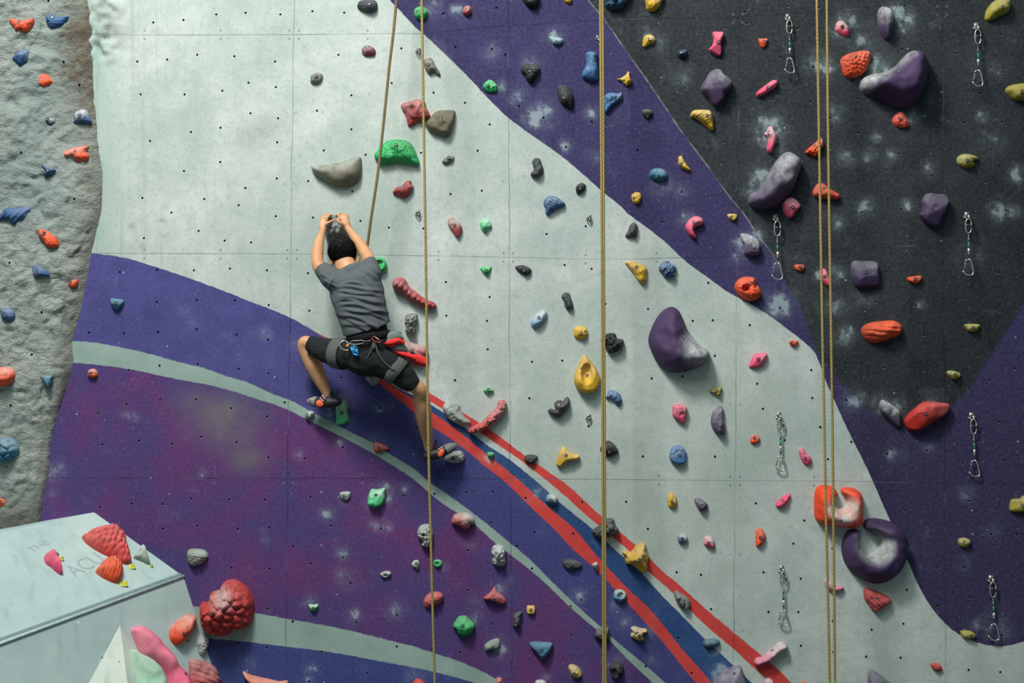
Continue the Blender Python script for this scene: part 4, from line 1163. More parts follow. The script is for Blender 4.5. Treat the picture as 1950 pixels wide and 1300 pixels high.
d1|orange|plate|3|1080,295 1110,292 1147,293 1140,335 1118,360 1090,345|1120,318|tiny orange square climbing hold left of the topmost quickdraw
d1|purple|plate|11|645,665 675,610 710,550 750,522 795,525 820,560 860,590 882,625 870,665 835,705 815,760 770,795 730,785 700,740 655,700|772,637|big purple diamond-shaped climbing hold above the large ribbed yellow one
d1|pink|dome|5|1060,705 1085,675 1130,640 1180,605 1215,603 1223,630 1200,665 1150,695 1100,722 1070,727|1143,663|pink capsule climbing hold below the left topmost quickdraw
d1|yellow|ribs150|7|570,860 590,830 650,823 710,828 730,850 740,910 742,970 722,980 680,945 640,912 600,890 572,880|692,880|large yellow ribbed wing climbing hold below the purple diamond
d1|black|dome|4|203,835 225,820 270,822 290,850 270,882 240,890 212,865|245,877|small black climbing hold with chalk below the yellow bird-shaped one
d1|yellow|noise|5|18,595 50,585 85,560 100,537 115,545 120,580 130,610 110,635 85,645 65,620 35,605|72,620|yellow bird-shaped climbing hold on the indigo band right of the double rope
d1|pink|dome|6|1118,1010 1140,985 1155,950 1185,950 1195,975 1215,1010 1218,1050 1195,1100 1180,1140 1155,1148 1140,1125 1148,1080 1145,1040|1148,1003|pink climbing hold whitened by chalk at its top, above the big purple bean
d1|yellow|dome|4|478,1215 480,1180 500,1168 520,1195 545,1240 570,1270 555,1283 510,1265 482,1240|497,1232|yellow banana-shaped climbing hold beside the scratched paint edge
d1|teal|dome|5|262,1300 275,1275 320,1260 375,1275 397,1310 390,1340 350,1362 300,1355 265,1330|310,1330|teal domed climbing hold on the indigo band above a small yellow one
d2|purple|dome|18|1002,210 1010,170 1040,140 1080,125 1120,60 1160,-10 1210,-90 1270,-150 1320,-155 1380,-110 1395,-50 1370,30 1340,110 1280,190 1200,250 1120,272 1050,260 1010,235|1207,47|huge purple bean-shaped climbing hold with chalk on its left flank
e1|orange|lumps8|5|-67,1140 -40,1110 10,1070 45,1035 65,1050 70,1090 55,1120 20,1170 0,1178 -30,1160 -60,1155|0,1105|craggy orange climbing hold behind the left strand of the right-hand ropes
d2|yellow|dome|4|127,165 160,140 195,150 203,185 180,228 145,225 130,195|152,192|small yellow climbing hold on the indigo band below the teal dome
d2|dgrey|dome|5|80,470 100,430 115,390 145,370 172,390 172,430 165,478 130,482 100,482|124,437|dark grey bell-shaped climbing hold on the white wall right of the double rope
d2|yellow|ribs45|6|82,665 130,660 200,678 240,705 245,750 235,810 208,827 180,810 140,750 90,690|165,705|yellow stepped triangular climbing hold on the white wall right of the double rope
d2|blue|lumps9|6|332,710 340,690 370,660 400,655 425,680 455,690 462,720 445,745 455,770 410,783 370,775 360,745 335,730|399,732|blue flower-shaped climbing hold right of the stepped yellow one
d2|pink|dome|6|530,400 550,360 590,325 630,322 662,345 665,380 630,395 600,410 600,440 615,480 595,488 565,470 540,435|587,375|pink comma-shaped climbing hold on the indigo band
d2|yellow|plate|3|848,307 915,307 913,340 890,358 860,340|875,330|tiny yellow half-round climbing hold on the indigo band beside the charcoal edge
d2|mauve|plate|8|948,455 990,455 1050,480 1085,520 1090,575 1075,612 1000,615 970,600 965,540 950,500|1015,545|mauve quarter-round climbing hold dusted with chalk on the middle seam
d2|pink|plate|7|1258,240 1270,205 1305,182 1345,190 1393,240 1370,280 1325,335 1290,325 1265,285|1320,257|pink faceted climbing hold touching the foot of the huge purple bean
e2|salmonred|dome|7|-12,140 10,95 40,70 75,80 110,110 150,135 188,160 180,195 130,195 60,190 0,175|70,122|salmon red hill-shaped climbing hold behind the right-hand ropes
d2|orange|plate|3|1352,688 1415,685 1425,712 1395,737 1355,718|1390,703|tiny orange climbing hold right of the middle left quickdraw
e2|pink|dome|4|37,770 45,725 75,712 100,740 118,800 118,840 100,850 75,830 45,800|72,775|slim pink climbing hold between the right-hand rope strands
d2|orange|ribs25|9|900,850 915,810 960,778 1020,775 1055,790 1065,830 1095,870 1100,910 1070,945 1010,960 950,935 912,890|1005,900|orange mask-shaped climbing hold with a big oval hollow on the indigo band's edge
d2|orange|noise|3|1313,1255 1375,1255 1370,1290 1345,1299 1318,1290|1330,1272|tiny orange climbing hold at the white tip under the indigo band
d3|purple|dome|20|254,0 262,-60 300,-150 350,-220 400,-255 440,-260 480,-235 510,-180 545,-95 590,-30 640,30 695,62 715,100 705,140 660,180 590,210 500,232 420,230 360,200 310,145 270,60|494,-16|huge smooth purple kidney-shaped climbing hold alone on the white wall
d3|pink|dome|5|1008,190 1020,150 1050,95 1090,85 1140,88 1142,120 1110,175 1060,200 1020,197|1070,135|pink petal climbing hold on the white wall right of the huge purple kidney
d3|olive|plate|4|712,370 755,348 803,340 795,375 780,408 750,392|760,370|small olive triangular climbing hold above the purple grey half-moon
d3|pink|plate|6|435,520 440,480 475,467 535,485 540,530 525,600 505,615 440,560|502,528|pink faceted climbing hold on the white wall below the huge purple kidney
d3|mauve|noise|7|722,590 735,530 770,492 800,482 818,510 820,570 830,640 825,695 790,702 745,670 725,625|768,595|purple grey half-moon climbing hold with cracks on the white wall
d3|orange|dome|3|1017,745 1030,712 1060,698 1090,720 1088,750 1055,768 1025,762|1050,722|tiny orange climbing hold left of the quickdraw on the white wall
d3|lblue|plate|6|410,860 425,800 460,775 500,780 535,820 540,870 520,915 470,922 425,900|483,853|blue round climbing hold on the white wall below the pink faceted one
d3|pink|dome|4|1383,820 1395,800 1410,798 1440,835 1470,865 1478,900 1440,927 1410,905 1390,860|1431,875|small pink drop climbing hold right of the quickdraw on the white wall
d3|yellow|dome|4|397,1180 405,1145 430,1135 460,1160 470,1210 455,1245 420,1248 400,1225|428,1200|yellow upright oval climbing hold beside a purple triangle on the white wall
d3|purple|dome|5|598,1190 620,1168 665,1190 698,1220 690,1255 650,1275 625,1250|650,1225|small purple triangular climbing hold right of the yellow upright oval
d3|pink|dome|4|1208,1230 1225,1195 1260,1165 1310,1140 1320,1155 1300,1200 1270,1235 1230,1247|1258,1193|pink leaf climbing hold left of the orange horseshoe
d4|slate|dome|4|475,210 490,182 530,185 550,212 540,245 500,255 478,240|508,217|small slate blue climbing hold left of a pale pink one
d4|pink|dome|4|667,240 680,205 715,197 745,220 752,283 700,280 672,262|702,247|small pale pink climbing hold right of the slate blue one
d4|orange|ribs60|4|1062,150 1100,143 1130,180 1130,220 1100,265 1065,275 1058,240|1091,207|orange half-moon climbing hold above the lowest quickdraw on the white wall
d4|yellow|noise|11|57,320 75,305 120,315 160,270 210,248 232,260 235,300 257,345 245,400 245,440 205,472 170,440 130,410 85,400 75,350|177,362|large yellow star-shaped climbing hold on the upper red stripe
d4|grey|noise|6|445,625 465,605 500,625 540,650 570,690 565,730 530,755 490,730 460,680|508,705|grey claw climbing hold on the white and red stripes
d4|teal|dome|5|-10,640 5,605 50,597 85,620 90,655 60,690 25,695 -5,670||chalky teal cup climbing hold on the lower red stripe right of the double rope
d4|yellow|noise|6|122,885 155,873 190,885 240,893 243,915 215,935 220,970 195,983 150,970 120,945 130,915|187,935|small yellow starfish climbing hold with chalk in the middle, on the indigo paint
d4|dteal|ribs0|4|662,995 690,970 750,968 790,985 780,1015 730,1035 680,1030||dark teal oval climbing hold on the blue stripe's upper edge
d4|ppink|dome|7|1045,1140 1065,1110 1110,1100 1130,1075 1175,1045 1225,1000 1260,990 1290,1005 1288,1035 1240,1070 1190,1115 1130,1145 1065,1167|1186,1053|pale pink tongue climbing hold across the upper red stripe
d4|mauve|plate|12|735,1300 780,1245 850,1190 935,1162 955,1190 965,1235 985,1290 1000,1380 735,1380|888,1210|mauve grey shell climbing hold rising from the bottom border between the blue and white stripes
d4|ppink|dome|6|1120,1300 1130,1270 1160,1262 1190,1285 1200,1340 1125,1340||pale pink climbing hold cap at the bottom border on the upper red stripe
d4|orange|dome|3|1408,1296 1425,1284 1442,1296 1440,1330 1410,1330||tiny orange climbing hold tip at the bottom border left of the right-hand ropes
e1|pink|dome|4|157,210 170,170 205,153 235,175 262,215 258,265 225,273 180,250 160,230|206,210|pink rounded climbing hold with chalk right of the right-hand ropes near the top
e1|purple|dome|9|475,110 490,65 525,50 570,70 597,120 590,170 575,230 560,285 530,297 495,250 478,190|520,160|purple egg climbing hold white with chalk at its top half
e1|orange|lumps8|8|198,450 240,410 300,390 370,380 415,390 425,430 405,490 380,540 330,575 270,592 225,570 205,510|310,442|orange raspberry-like climbing hold left of the largest purple one
e1|purple|dome|22|340,640 355,600 400,570 500,550 590,510 650,450 710,395 760,385 810,405 840,450 855,520 830,620 790,720 750,780 680,808 590,800 480,750 390,710 350,680|590,574|largest dark purple climbing hold with scratches and a chalky upper rim
e1|salmonred|noise|5|585,900 600,870 645,837 680,860 705,905 712,945 680,963 620,955 592,925|630,897|small salmon red split climbing hold right below the largest purple one
e1|olive|dome|7|1280,130 1290,80 1330,25 1390,-10 1455,-5 1470,40 1450,95 1380,130 1310,162 1282,150|1388,73|olive yellow climbing hold cut by the top border at the right
e1|olive|dome|7|1433,680 1460,645 1530,628 1600,625 1640,640 1640,740 1560,755 1500,752 1460,720|1540,697|olive yellow climbing hold cut by the right border in the charcoal paint
e1|olive|dome|5|1070,1190 1100,1160 1150,1155 1210,1170 1232,1195 1195,1210 1205,1240 1160,1262 1110,1255 1075,1225|1135,1205|olive yellow notched climbing hold on the charcoal paint
e2|purple|plate|9|785,310 810,270 808,200 850,150 920,155 975,160 1005,205 990,270 965,330 930,395 885,408 830,375 795,335|888,270|purple block climbing hold left of the middle right quickdraw
e2|purple|plate|8|275,690 300,658 380,655 455,660 480,690 485,780 480,840 430,850 330,855 295,830 278,760|377,742|purple square cushion climbing hold on the charcoal paint
e2|orange|plate|3|700,780 750,772 803,768 800,800 765,828 705,808|750,795|tiny orange bar climbing hold right of the purple square cushion
e2|orange|ribs5|9|352,1180 370,1145 420,1118 500,1107 590,1103 640,1125 657,1165 640,1210 570,1240 500,1265 430,1268 375,1235|488,1197|large orange wavy oval climbing hold in the lower charcoal paint
e2|olive|dome|3|1132,1132 1238,1132 1235,1165 1200,1190 1150,1180|1187,1160|small olive half-round climbing hold right of the orange wavy oval
e3|olive|dome|3|993,230 1020,217 1070,225 1100,245 1085,275 1040,283 1010,262|1052,250|small olive climbing hold near the charcoal tip's right edge
e3|mauve|plate|6|487,480 510,438 560,455 635,520 640,580 643,635 610,630 550,575 500,525|558,530|chalky mauve diamond climbing hold at the tip of the charcoal paint
e3|red|plate|10|673,600 700,550 760,495 820,452 900,453 1000,465 1008,500 980,545 900,595 820,650 760,670 700,660|812,535|large red wedge climbing hold at the tip of the charcoal paint
e3|horange|dome|14|5,1130 30,1085 80,1075 140,1090 172,1130 160,1170 148,1210 175,1240 215,1240 240,1205 230,1170 200,1130 215,1095 290,1098 345,1130 362,1190 365,1300 350,1370 290,1395 180,1385 70,1370 10,1330 0,1250|173,1329|big orange horseshoe climbing hold with chalk in its bend
e4|purple|dome|17|368,110 385,75 440,63 530,75 610,110 670,170 698,250 695,330 660,430 590,510 500,550 410,545 310,490 235,410 205,310 215,220 250,160 300,142 335,160 340,210 345,270 370,320 410,340 455,310 485,260 483,220 450,190 410,165 375,140||huge dark purple horseshoe climbing hold with a chalky bend
e3|olive|plate|5|1465,1260 1475,1190 1510,1178 1545,1175 1570,1155 1620,1165 1625,1260 1560,1278 1500,1280|1547,1225|olive block climbing hold cut by the right border on the dark purple paint
e4|olive|dome|4|1077,240 1090,215 1130,210 1168,225 1170,255 1135,285 1095,275|1120,240|small olive button climbing hold in the lower dark purple paint
e4|ppink|dome|4|77,530 95,512 120,530 160,560 215,575 215,595 170,617 120,612 85,580|142,568|pale pink crescent climbing hold behind the right-hand ropes
e4|pinkred|ribs45|7|372,600 400,588 450,600 510,625 570,660 575,690 530,730 460,765 425,740 400,700 375,665|457,660|salmon red scaly climbing hold below the huge purple horseshoe
e4|red|noise|3|875,1155 910,1150 945,1160 963,1200 935,1213 890,1195|918,1183|tiny red climbing hold near the bottom right on the white wall
e4|olive|dome|4|1098,910 1140,902 1190,915 1212,945 1180,968 1120,960 1100,935|1168,937|olive climbing hold on the lower edge of the dark purple paint
e4|mauve|plate|9|398,1380 402,1310 405,1220 418,1183 470,1220 540,1270 640,1380||mauve fin climbing hold rising from the bottom border right of the ropes
b3|dred|ribs30|10|1420,30 1450,-10 1490,-22 1560,5 1620,25 1662,45 1680,90 1668,150 1630,185 1580,180 1520,150 1450,100|1559,70|dusty red long climbing hold behind the chalk bag at the climber's hip'''
seen = set()
def parse(ln):
    c, col, st, h, pts, bolt, lab = ln.split('|')
    assert lab not in seen, lab
    seen.add(lab)
    P_ = [tuple(map(float, s_.split(','))) for s_ in pts.split()]
    B_ = tuple(map(float, bolt.split(','))) if bolt else None
    return c, col, st, float(h), P_, B_, lab
for ln in HOLDS.strip().splitlines():
    a = parse(ln)
    build_hold(*a)

BLOCK_HOLDS = '''U|a4|pink|dome|7|330,355 345,335 385,312 410,325 430,360 445,410 462,470 450,490 420,470 380,435 345,410 332,385|415,368|pink teardrop climbing hold lying on the boulder block's top face
U|a4|pred|lumps11|10|612,210 640,190 700,155 780,137 860,138 900,170 930,215 938,270 960,320 975,370 970,405 940,412 900,400 850,370 800,350 740,320 690,290 640,250|925,210|red bulbous climbing hold like a bunch of cobbles on the boulder block's top face
U|a4|orange|ribs100|9|715,465 740,430 780,385 830,365 880,380 908,410 912,460 905,510 890,545 850,550 790,525 740,495|862,400|salmon orange shell climbing hold on the boulder block just below the red cobbled one
U|a4|sage|plate|5|1000,360 1030,320 1050,285 1065,275 1085,310 1105,370 1122,415 1100,410 1060,390 1020,375||pale grey spike climbing hold on the boulder block's top face near its right corner
L|a4|lpink|dome|13|980,920 985,895 1010,878 1060,875 1110,905 1170,960 1230,1030 1280,1090 1320,1170 1385,1230 1390,1300 1380,1420 1220,1420 1195,1290 1160,1200 1100,1130 1050,1090 1010,1000|1303,1243|huge bright pink sausage climbing hold on the boulder block's lower face
L|a4|orange|dome|8|1268,910 1280,880 1330,830 1390,790 1435,787 1462,815 1460,860 1430,920 1380,970 1340,1010 1310,1015 1280,985 1268,950|1328,940|orange pill-shaped climbing hold with a chalky tip on the boulder block's lower face
L|a4|lgrey|lumps6|5|1475,980 1500,950 1530,945 1550,970 1552,1010 1535,1060 1510,1095 1490,1080 1480,1040 1470,1010||light grey craggy climbing hold at the boulder block's lower right edge
L|p|dred|ribs30|9|359.6,1256 374,1255 394,1260 408,1270 415,1285 418,1305 412,1330 370,1332 357,1300 359.6,1288||dusty red draped climbing hold at the bottom border on the boulder block
L|p|pmint|plate|15|246,1241 256,1243 276,1253 290,1266 300,1282 307,1305 312,1340 300,1400 255,1400 248,1320||mint green rounded volume between the cream pyramid and the pink sausage hold'''
for ln in BLOCK_HOLDS.splitlines():
    f, rest = ln.split('|', 1)
    a = parse(rest)
    fn, n_ = (up_pt, nU) if f == 'U' else (lo_pt, nL)
    build_hold(*a, surf=fn, nrm=n_, group='climbing holds on the boulder block')

# paper route tags on the block
M['tagy'] = simple('yellow_green_paper', srgb(200, 205, 60), 0.7, 0, 300, 0.3)
M['ink'] = simple('green_black_ink', srgb(30, 70, 40), 0.7)
for (u, v, f, w, h, lab) in ((458, 372, 'U', 9, 8, 'small yellow green route tag beside the pink teardrop hold'), (988, 432, 'U', 13, 9, 'small yellow green route tag below the red cobbled hold'),
                       (1130, 426, 'U', 8, 5, 'small green route tag under the pale grey spike hold'), (925, 560, 'U', 16, 11, 'larger yellow route tag under the salmon orange shell hold'),
                       (1396, 985, 'L', 7, 8, 'small yellow route tag under the orange pill-shaped hold')):
    fn, n_ = (up_pt, nU) if f == 'U' else (lo_pt, nL)
    x, y = topx('a4', u, v)
    c = fn(x, y)
    root = empty('route_tag', c)
    tag(root, lab, 'route tag', 'route tags on the boulder block')
    mb = MB()
    q = [(-w / 2, -h / 2), (w / 2 - 2, -h / 2 + 1), (w / 2, h / 2), (-w / 2 + 3, h / 2 - 1)]
    top = [fn(x + a_, y + b_) + n_ * (0.004 + 0.010 * (i in (1, 2))) for i, (a_, b_) in enumerate(q)]
    bot = [p - n_ * 0.0035 for p in top]
    mb.add(top + bot, [(0, 1, 2, 3), (7, 6, 5, 4), (0, 4, 5, 1), (1, 5, 6, 2), (2, 6, 7, 3), (3, 7, 4, 0)])
    attach(mb.build('paper', M['tagy'], None, False), root)
    mb = MB()
    for s_ in (-0.15, 0.15):
        a_ = top[0].lerp(top[1], 0.5 + s_) ; b_ = top[3].lerp(top[2], 0.45 + s_)
        mb.tube([a_.lerp(b_, 0.2) + n_ * 0.0012, a_.lerp(b_, 0.5) + n_ * 0.0012 + (top[1] - top[0]) * 0.1, a_.lerp(b_, 0.8) + n_ * 0.0012], 0.0016, 6)
    mb.tube([top[0].lerp(top[1], .9), top[3].lerp(top[2], .9)], 0.0016, 6)
    attach(mb.build('ink_marks', M['ink'], None), root)

# ---------------------------------------------------------------- ropes
def rope(name, pts, r, label, mat, sub=14):
    mb = MB()
    P_ = [Vector(p) for p in pts]
    Q = []
    n = len(P_)
    for i in range(n - 1):
        a, b, c, d = P_[max(i - 1, 0)], P_[i], P_[i + 1], P_[min(i + 2, n - 1)]
        for k in range(sub):
            t = k / sub
            Q.append(0.5 * ((2 * b) + (c - a) * t + (2 * a - 5 * b + 4 * c - d) * t * t + (3 * b - a - 3 * c + d) * t ** 3))
    Q.append(P_[-1])
    mb.tube(Q, r, 10)
    root = empty(name, Q[-1])
    o = mb.build('strand', mat, None)
    attach(o, root)
    tag(root, label, 'rope')
    return root
rp = M['rope']
rope('climbing_rope', [P(790, -420, .32), P(755, 0, .32), P(741, 130, .32), P(722, 310, .32), P(706, 420, .31), P(697, 492, .27), P(694, 560, .24), P(692, 640, .24)], 2.6 / S,
     'dark olive rope running from above down behind the climber\'s shoulder', M['rope_dark'])
rope('climbing_rope', [P(797, -420, .5), P(803, 0, .5), P(807, 250, .5), P(811, 500, .5), P(815, 800, .5), P(821, 1050, .5), P(828, 1300, .5), P(838, 1600, .5), P(845, 1860, .5)], 2.3 / S,
     'ochre rope hanging just right of the climber over his lower leg', rp)
rope('climbing_rope', [P(1139, -420, .5), P(1143, 0, .5), P(1145.5, 400, .5), P(1147, 700, .5), P(1148, 1000, .5), P(1149, 1300, .5), P(1151, 1860, .5)], 2.15 / S,
     'left strand of the doubled ochre rope down the middle of the wall', rp)
rope('climbing_rope', [P(1143.5, -420, .5), P(1147.6, 0, .5), P(1149.8, 400, .5), P(1151.2, 700, .5), P(1152.4, 1000, .5), P(1153.4, 1300, .5), P(1156, 1860, .5)], 2.05 / S,
     'right strand of the doubled ochre rope down the middle of the wall', rp)
rope('climbing_rope', [P(1549, -420, .5), P(1555.5, 0, .5), P(1561, 330, .5), P(1566.5, 650, .5), P(1573, 980, .5), P(1580, 1300, .5), P(1590, 1860, .5)], 2.4 / S,
     'left one of the two parallel ochre ropes over the charcoal paint', rp)
rope('climbing_rope', [P(1571, -420, .5), P(1574.5, 0, .5), P(1578, 330, .5), P(1583, 650, .5), P(1587, 980, .5), P(1590, 1300, .5), P(1596, 1860, .5)], 2.4 / S,
     'right one of the two parallel ochre ropes over the charcoal paint', rp)

# ---------------------------------------------------------------- quickdraws and bare hangers
def quickdraw(x, y, L, dx, label):
    s_ = L / 110.0
    d0 = float(bulge(x, y)[0])
    def q(a, b, h=0.03): return P(x + a * s_ + dx * (b / 110.0), y + b * s_, d0 + h)
    root = empty('quickdraw', P(x, y, d0))
    tag(root, label, 'quickdraw', 'quickdraws hanging on the wall')
    def part(nm, mb, mat): attach(mb.build(nm, mat, None), root)
    mb = MB()
    mb.box(q(0, 2, 0.003), (0.026 * s_, 0.006, 0.036 * s_))
    mb.box(q(3, 6, 0.012), (0.012, 0.03, 0.026 * s_))
    mb.tube([q(-7, 4, 0.012), q(0, 9, 0.03)], 0.0038, 8)
    part('hanger', mb, M['steel'])
    mb = MB()
    mb.tube([q(0, 0, 0), q(0, 0, 0.016)], 0.0085, 6)
    part('bolt', mb, M['steel'])
    mb = MB(); c = []
    for k in range(28):
        a = 2 * math.pi * k / 28
        c.append(q(3 + 5.2 * math.copysign(abs(math.cos(a)) ** 0.7, math.cos(a)), 21.5 - 12.5 * math.copysign(abs(math.sin(a)) ** 0.85, math.sin(a)), 0.03))
    mb.tube(c, 0.0042, 8, closed=True)
    part('quick_link', mb, M['steel'])
    mb = MB(); mb.tube([q(-4, 20), q(10.5, 19)], 0.0028, 6); mb.tube([q(8.2, 15), q(8.2, 25)], 0.006, 8)
    part('link_nut', mb, M['dsteel'])
    mb = MB(); mb.tube([q(3, 33), q(3.2, 50), q(3.6, 82)], 0.0028, 8)
    part('cable', mb, M['dsteel'])
    mb = MB(); mb.tube([q(3.1, 42), q(3.2, 50)], 0.0052, 10); mb.tube([q(3.4, 67), q(3.6, 75)], 0.0056, 10)
    part('ferrule', mb, M['dsteel'])
    mb = MB(); mb.tube([q(3.2, 49.5), q(3.4, 62)], 0.0058, 10)
    part('sleeve', mb, M['green_sleeve'])
    mb = MB(); mb.tube([q(3.4, 61.5), q(3.5, 67)], 0.0066, 10)
    part('size_band', mb, M['white_tag'])
    body = [(3.2, 80), (7, 83), (9, 90), (10.5, 98), (12, 103), (10.5, 108), (5, 109.5), (-1, 108), (-5, 104), (-6.5, 100.5)]
    mb = MB(); mb.tube([q(*b) for b in body], 0.0046, 8)
    mb.tube([q(3.2, 80), q(-1, 82.5), q(-3, 85)], 0.0046, 8)
    part('carabiner', mb, M['steel'])
    mb = MB(); mb.tube([q(-3, 85), q(-2.6, 91), q(-4, 96), q(-6.5, 100.5)], 0.0034, 8)
    part('gate', mb, M['dsteel'])
quickdraw(1500, 30, 110, 1, 'steel quickdraw at the top of the charcoal paint left of the right-hand ropes')
quickdraw(1859, 47, 118, 0, 'steel quickdraw at the top right on the charcoal paint')
quickdraw(1477, 411, 122, 0, 'steel quickdraw with green cable where the indigo band meets the charcoal')
quickdraw(1841, 407, 118, 0, 'steel quickdraw in the middle right of the charcoal paint')
quickdraw(1483, 788, 109, 0, 'quickdraw with pale green cable in the middle of the right white area')
quickdraw(1850, 789, 119, 3, 'quickdraw on the dark purple paint level with the red wedge hold')
quickdraw(1488, 1080, 112, 1, 'lowest quickdraw on the white area above the pale pink tongue hold')
quickdraw(1887, 1099, 121, 3, 'lowest right quickdraw on the dark purple paint')

def hanger(x, y, label):
    d0 = float(bulge(x, y)[0])
    def q(a, b, h=0.012): return P(x + a, y + b, d0 + h)
    root = empty('bolt_hanger', P(x, y, d0))
    tag(root, label, 'bolt hanger', 'bare bolt hangers')
    mb = MB(); mb.box(q(0, 0, 0.003), (0.026, 0.006, 0.03)); mb.box(q(1, 4, 0.01), (0.008, 0.02, 0.02))
    attach(mb.build('plate', M['steel'], None), root)
    mb = MB(); mb.tube([q(0, -1, 0), q(0, -1, 0.014)], 0.008, 6)
    attach(mb.build('bolt', M['dsteel'], None), root)
    mb = MB(); mb.tube([q(-6, 3), q(0, -3, .02), q(5, 2), q(4, 10), q(2, 13), q(-2, 9)], 0.0028, 8, closed=True)
    attach(mb.build('ring', M['steel'], None), root)
hanger(797, 96, 'bare bolt hanger behind the second rope near the top')
hanger(796, 405, 'bare bolt hanger left of the second rope beside the climber\'s hands level')
hanger(1122, 414, 'bare bolt hanger left of the double rope near the blue fin hold')
hanger(1121, 793, 'bare bolt hanger left of the double rope above the yellow boomerang hold')
hanger(1139, 72, 'bare bolt hanger behind the double rope on the upper indigo band')

# ---------------------------------------------------------------- the climber
def skin_mat():
    t = NT('warm_skin')
    v = t.obj()
    n = t.noise(v, 7, 4); m = t.noise(v, 70, 3)
    c = t.mix(t.ramp(n, 0.35, 0.65), srgb(188, 138, 98), srgb(202, 152, 112))
    c = t.mix(t.ramp(m, 0.45, 0.75, 0, 0.2), c, srgb(132, 88, 56))
    t.lk(c, t.b.inputs['Base Color']); t.b.inputs['Roughness'].default_value = 0.5
    t.b.inputs['Subsurface Weight'].default_value = 0.08
    t.b.inputs['Subsurface Radius'].default_value = (0.02, 0.008, 0.004)
    t.bump(m, 0.12, 0.002)
    return t.m
M['skin'] = skin_mat()
def cloth(name, c0, c1, sc=500):
    t = NT(name); v = t.obj()
    n = t.noise(v, sc, 2); m = t.noise(v, 12, 4)
    c = t.mix(t.ramp(n, 0.3, 0.7), c0, c1)
    c = t.mix(t.ramp(m, 0.4, 0.7, 0, 0.3), c, c0)
    t.lk(c, t.b.inputs['Base Color']); t.b.inputs['Roughness'].default_value = 0.9
    t.b.inputs['Specular IOR Level'].default_value = 0.15
    t.bump(n, 0.15, 0.001)
    return t.m
M['shirt'] = cloth('heather_grey_cotton', srgb(70, 76, 79), srgb(102, 108, 109))
M['shorts'] = cloth('black_shorts_cloth', srgb(30, 32, 33), srgb(42, 45, 45))
M['web'] = cloth('charcoal_webbing', srgb(78, 82, 80), srgb(92, 96, 92), 300)
M['webblack'] = cloth('black_webbing', srgb(18, 18, 20), srgb(30, 30, 32), 300)
M['hair'] = simple('black_hair', srgb(24, 20, 20), 0.7, 0, 200, 0.4, 0.3, 0.25)
M['shoe'] = simple('black_shoe', srgb(24, 25, 28), 0.55, 0, 60, 0.3)
M['toe'] = simple('dusty_grey_rubber', srgb(112, 118, 112), 0.7, 0, 40, 0.3)
M['patch'] = simple('orange_shoe_patch', srgb(226, 98, 66), 0.6)

PR = 1 / (S * 1.035)
climber = empty('climber', P(690, 650, 0.40))
tag(climber, 'man in grey T-shirt and black shorts climbing, both hands on a grey hold', 'person')
def lf(mb, lst, seg=24, flat=False):
    mb.loft([(P(x, y, d), rx * PR, ry * PR) for (x, y, d, rx, ry) in lst], seg, flat_end=flat)
body = MB()
lf(body, [(697, 690, .40, 38, 26), (697, 650, .41, 36, 25), (691, 612, .43, 37, 26), (682, 570, .44, 40, 28), (676, 545, .43, 34, 22), (667, 524, .40, 22, 10)], 28)
lf(body, [(666, 524, .405, 24, 13), (659, 508, .375, 19.5, 15), (655, 494, .33, 19, 17)], 24)
# head, tipped towards the wall
hrot = Matrix.Rotation(math.radians(-38), 3, 'X')
body.ball(P(652, 481, .30), 23 * PR, 30 * PR, 27 * PR, 24, 16, hrot)
body.ball(P(652, 493, .235), 17 * PR, 20 * PR, 19 * PR, 20, 12, hrot)
body.ball(P(652, 490, .175), 3.2 * PR, 6 * PR, 6 * PR, 10, 8, hrot)          # nose
for sx in (-1, 1):
    body.ball(P(652 + sx * 9, 484, .185), 4 * PR, 3 * PR, 2.5 * PR, 10, 8)        # brow
for (ex, ey, rz) in ((632.5, 498, -14), (680, 497, 12)):
    er = Matrix.Rotation(math.radians(rz), 3, 'Y') @ Matrix.Rotation(math.radians(-25), 3, 'X')
    body.ball(P(ex, ey, .32), 2.4 * PR, 5.5 * PR, 8.8 * PR, 14, 10, er)
    body.tube([P(ex + (-1.6 if ex < 650 else 1.6), ey + 7, .325), P(ex + (-3.0 if ex < 650 else 3.0), ey - 1, .33), P(ex + (-2.6 if ex < 650 else 2.6), ey - 7.5, .33), P(ex, ey - 8.5, .325)], 1.5 * PR, 8)
# arms
lf(body, [(640, 534, .45, 19, 19), (622, 523, .44, 15.5, 16), (608, 508, .41, 12.8, 13), (604.5, 494, .375, 11.6, 11.5), (605, 478, .33, 11.2, 11), (608, 460, .27, 9.4, 9.5), (613, 444, .21, 6.6, 7.2), (614.5, 436, .185, 6.8, 6.6)], 20)
lf(body, [(702, 530, .45, 19, 19), (706, 512, .44, 15, 16), (701, 492, .40, 12.4, 13), (695, 481, .36, 11.6, 12), (686, 466, .30, 10.8, 11), (675, 451, .23, 8.6, 9), (665, 438, .18, 6.4, 7), (662, 432, .165, 7, 6.6)], 20)
# legs
lf(body, [(690, 678, .42, 26, 25), (650, 671, .36, 21, 22), (615, 664, .27, 16, 17), (594, 655.5, .225, 12.8, 14), (582, 653, .20, 14.2, 16), (580, 661, .19, 14, 16), (587, 677, .185, 15, 16), (596, 693, .18, 16.5, 17), (603, 708, .17, 15.8, 16), (612, 727, .16, 12.6, 13), (620, 744, .15, 9.6, 10), (626, 757, .14, 8.6, 10)], 24)
lf(body, [(705, 682, .41, 27, 25), (745, 702, .41, 22, 22), (772, 720, .39, 17.5, 18), (790, 734, .38, 15, 16.5), (800, 744, .36, 14.6, 16), (802, 757, .33, 15.4, 16), (805, 775, .30, 16, 17), (807, 795, .26, 15.6, 16), (811, 818, .21, 13, 13.5), (815, 842, .16, 9.8, 10), (818, 860, .13, 8.6, 10)], 24)
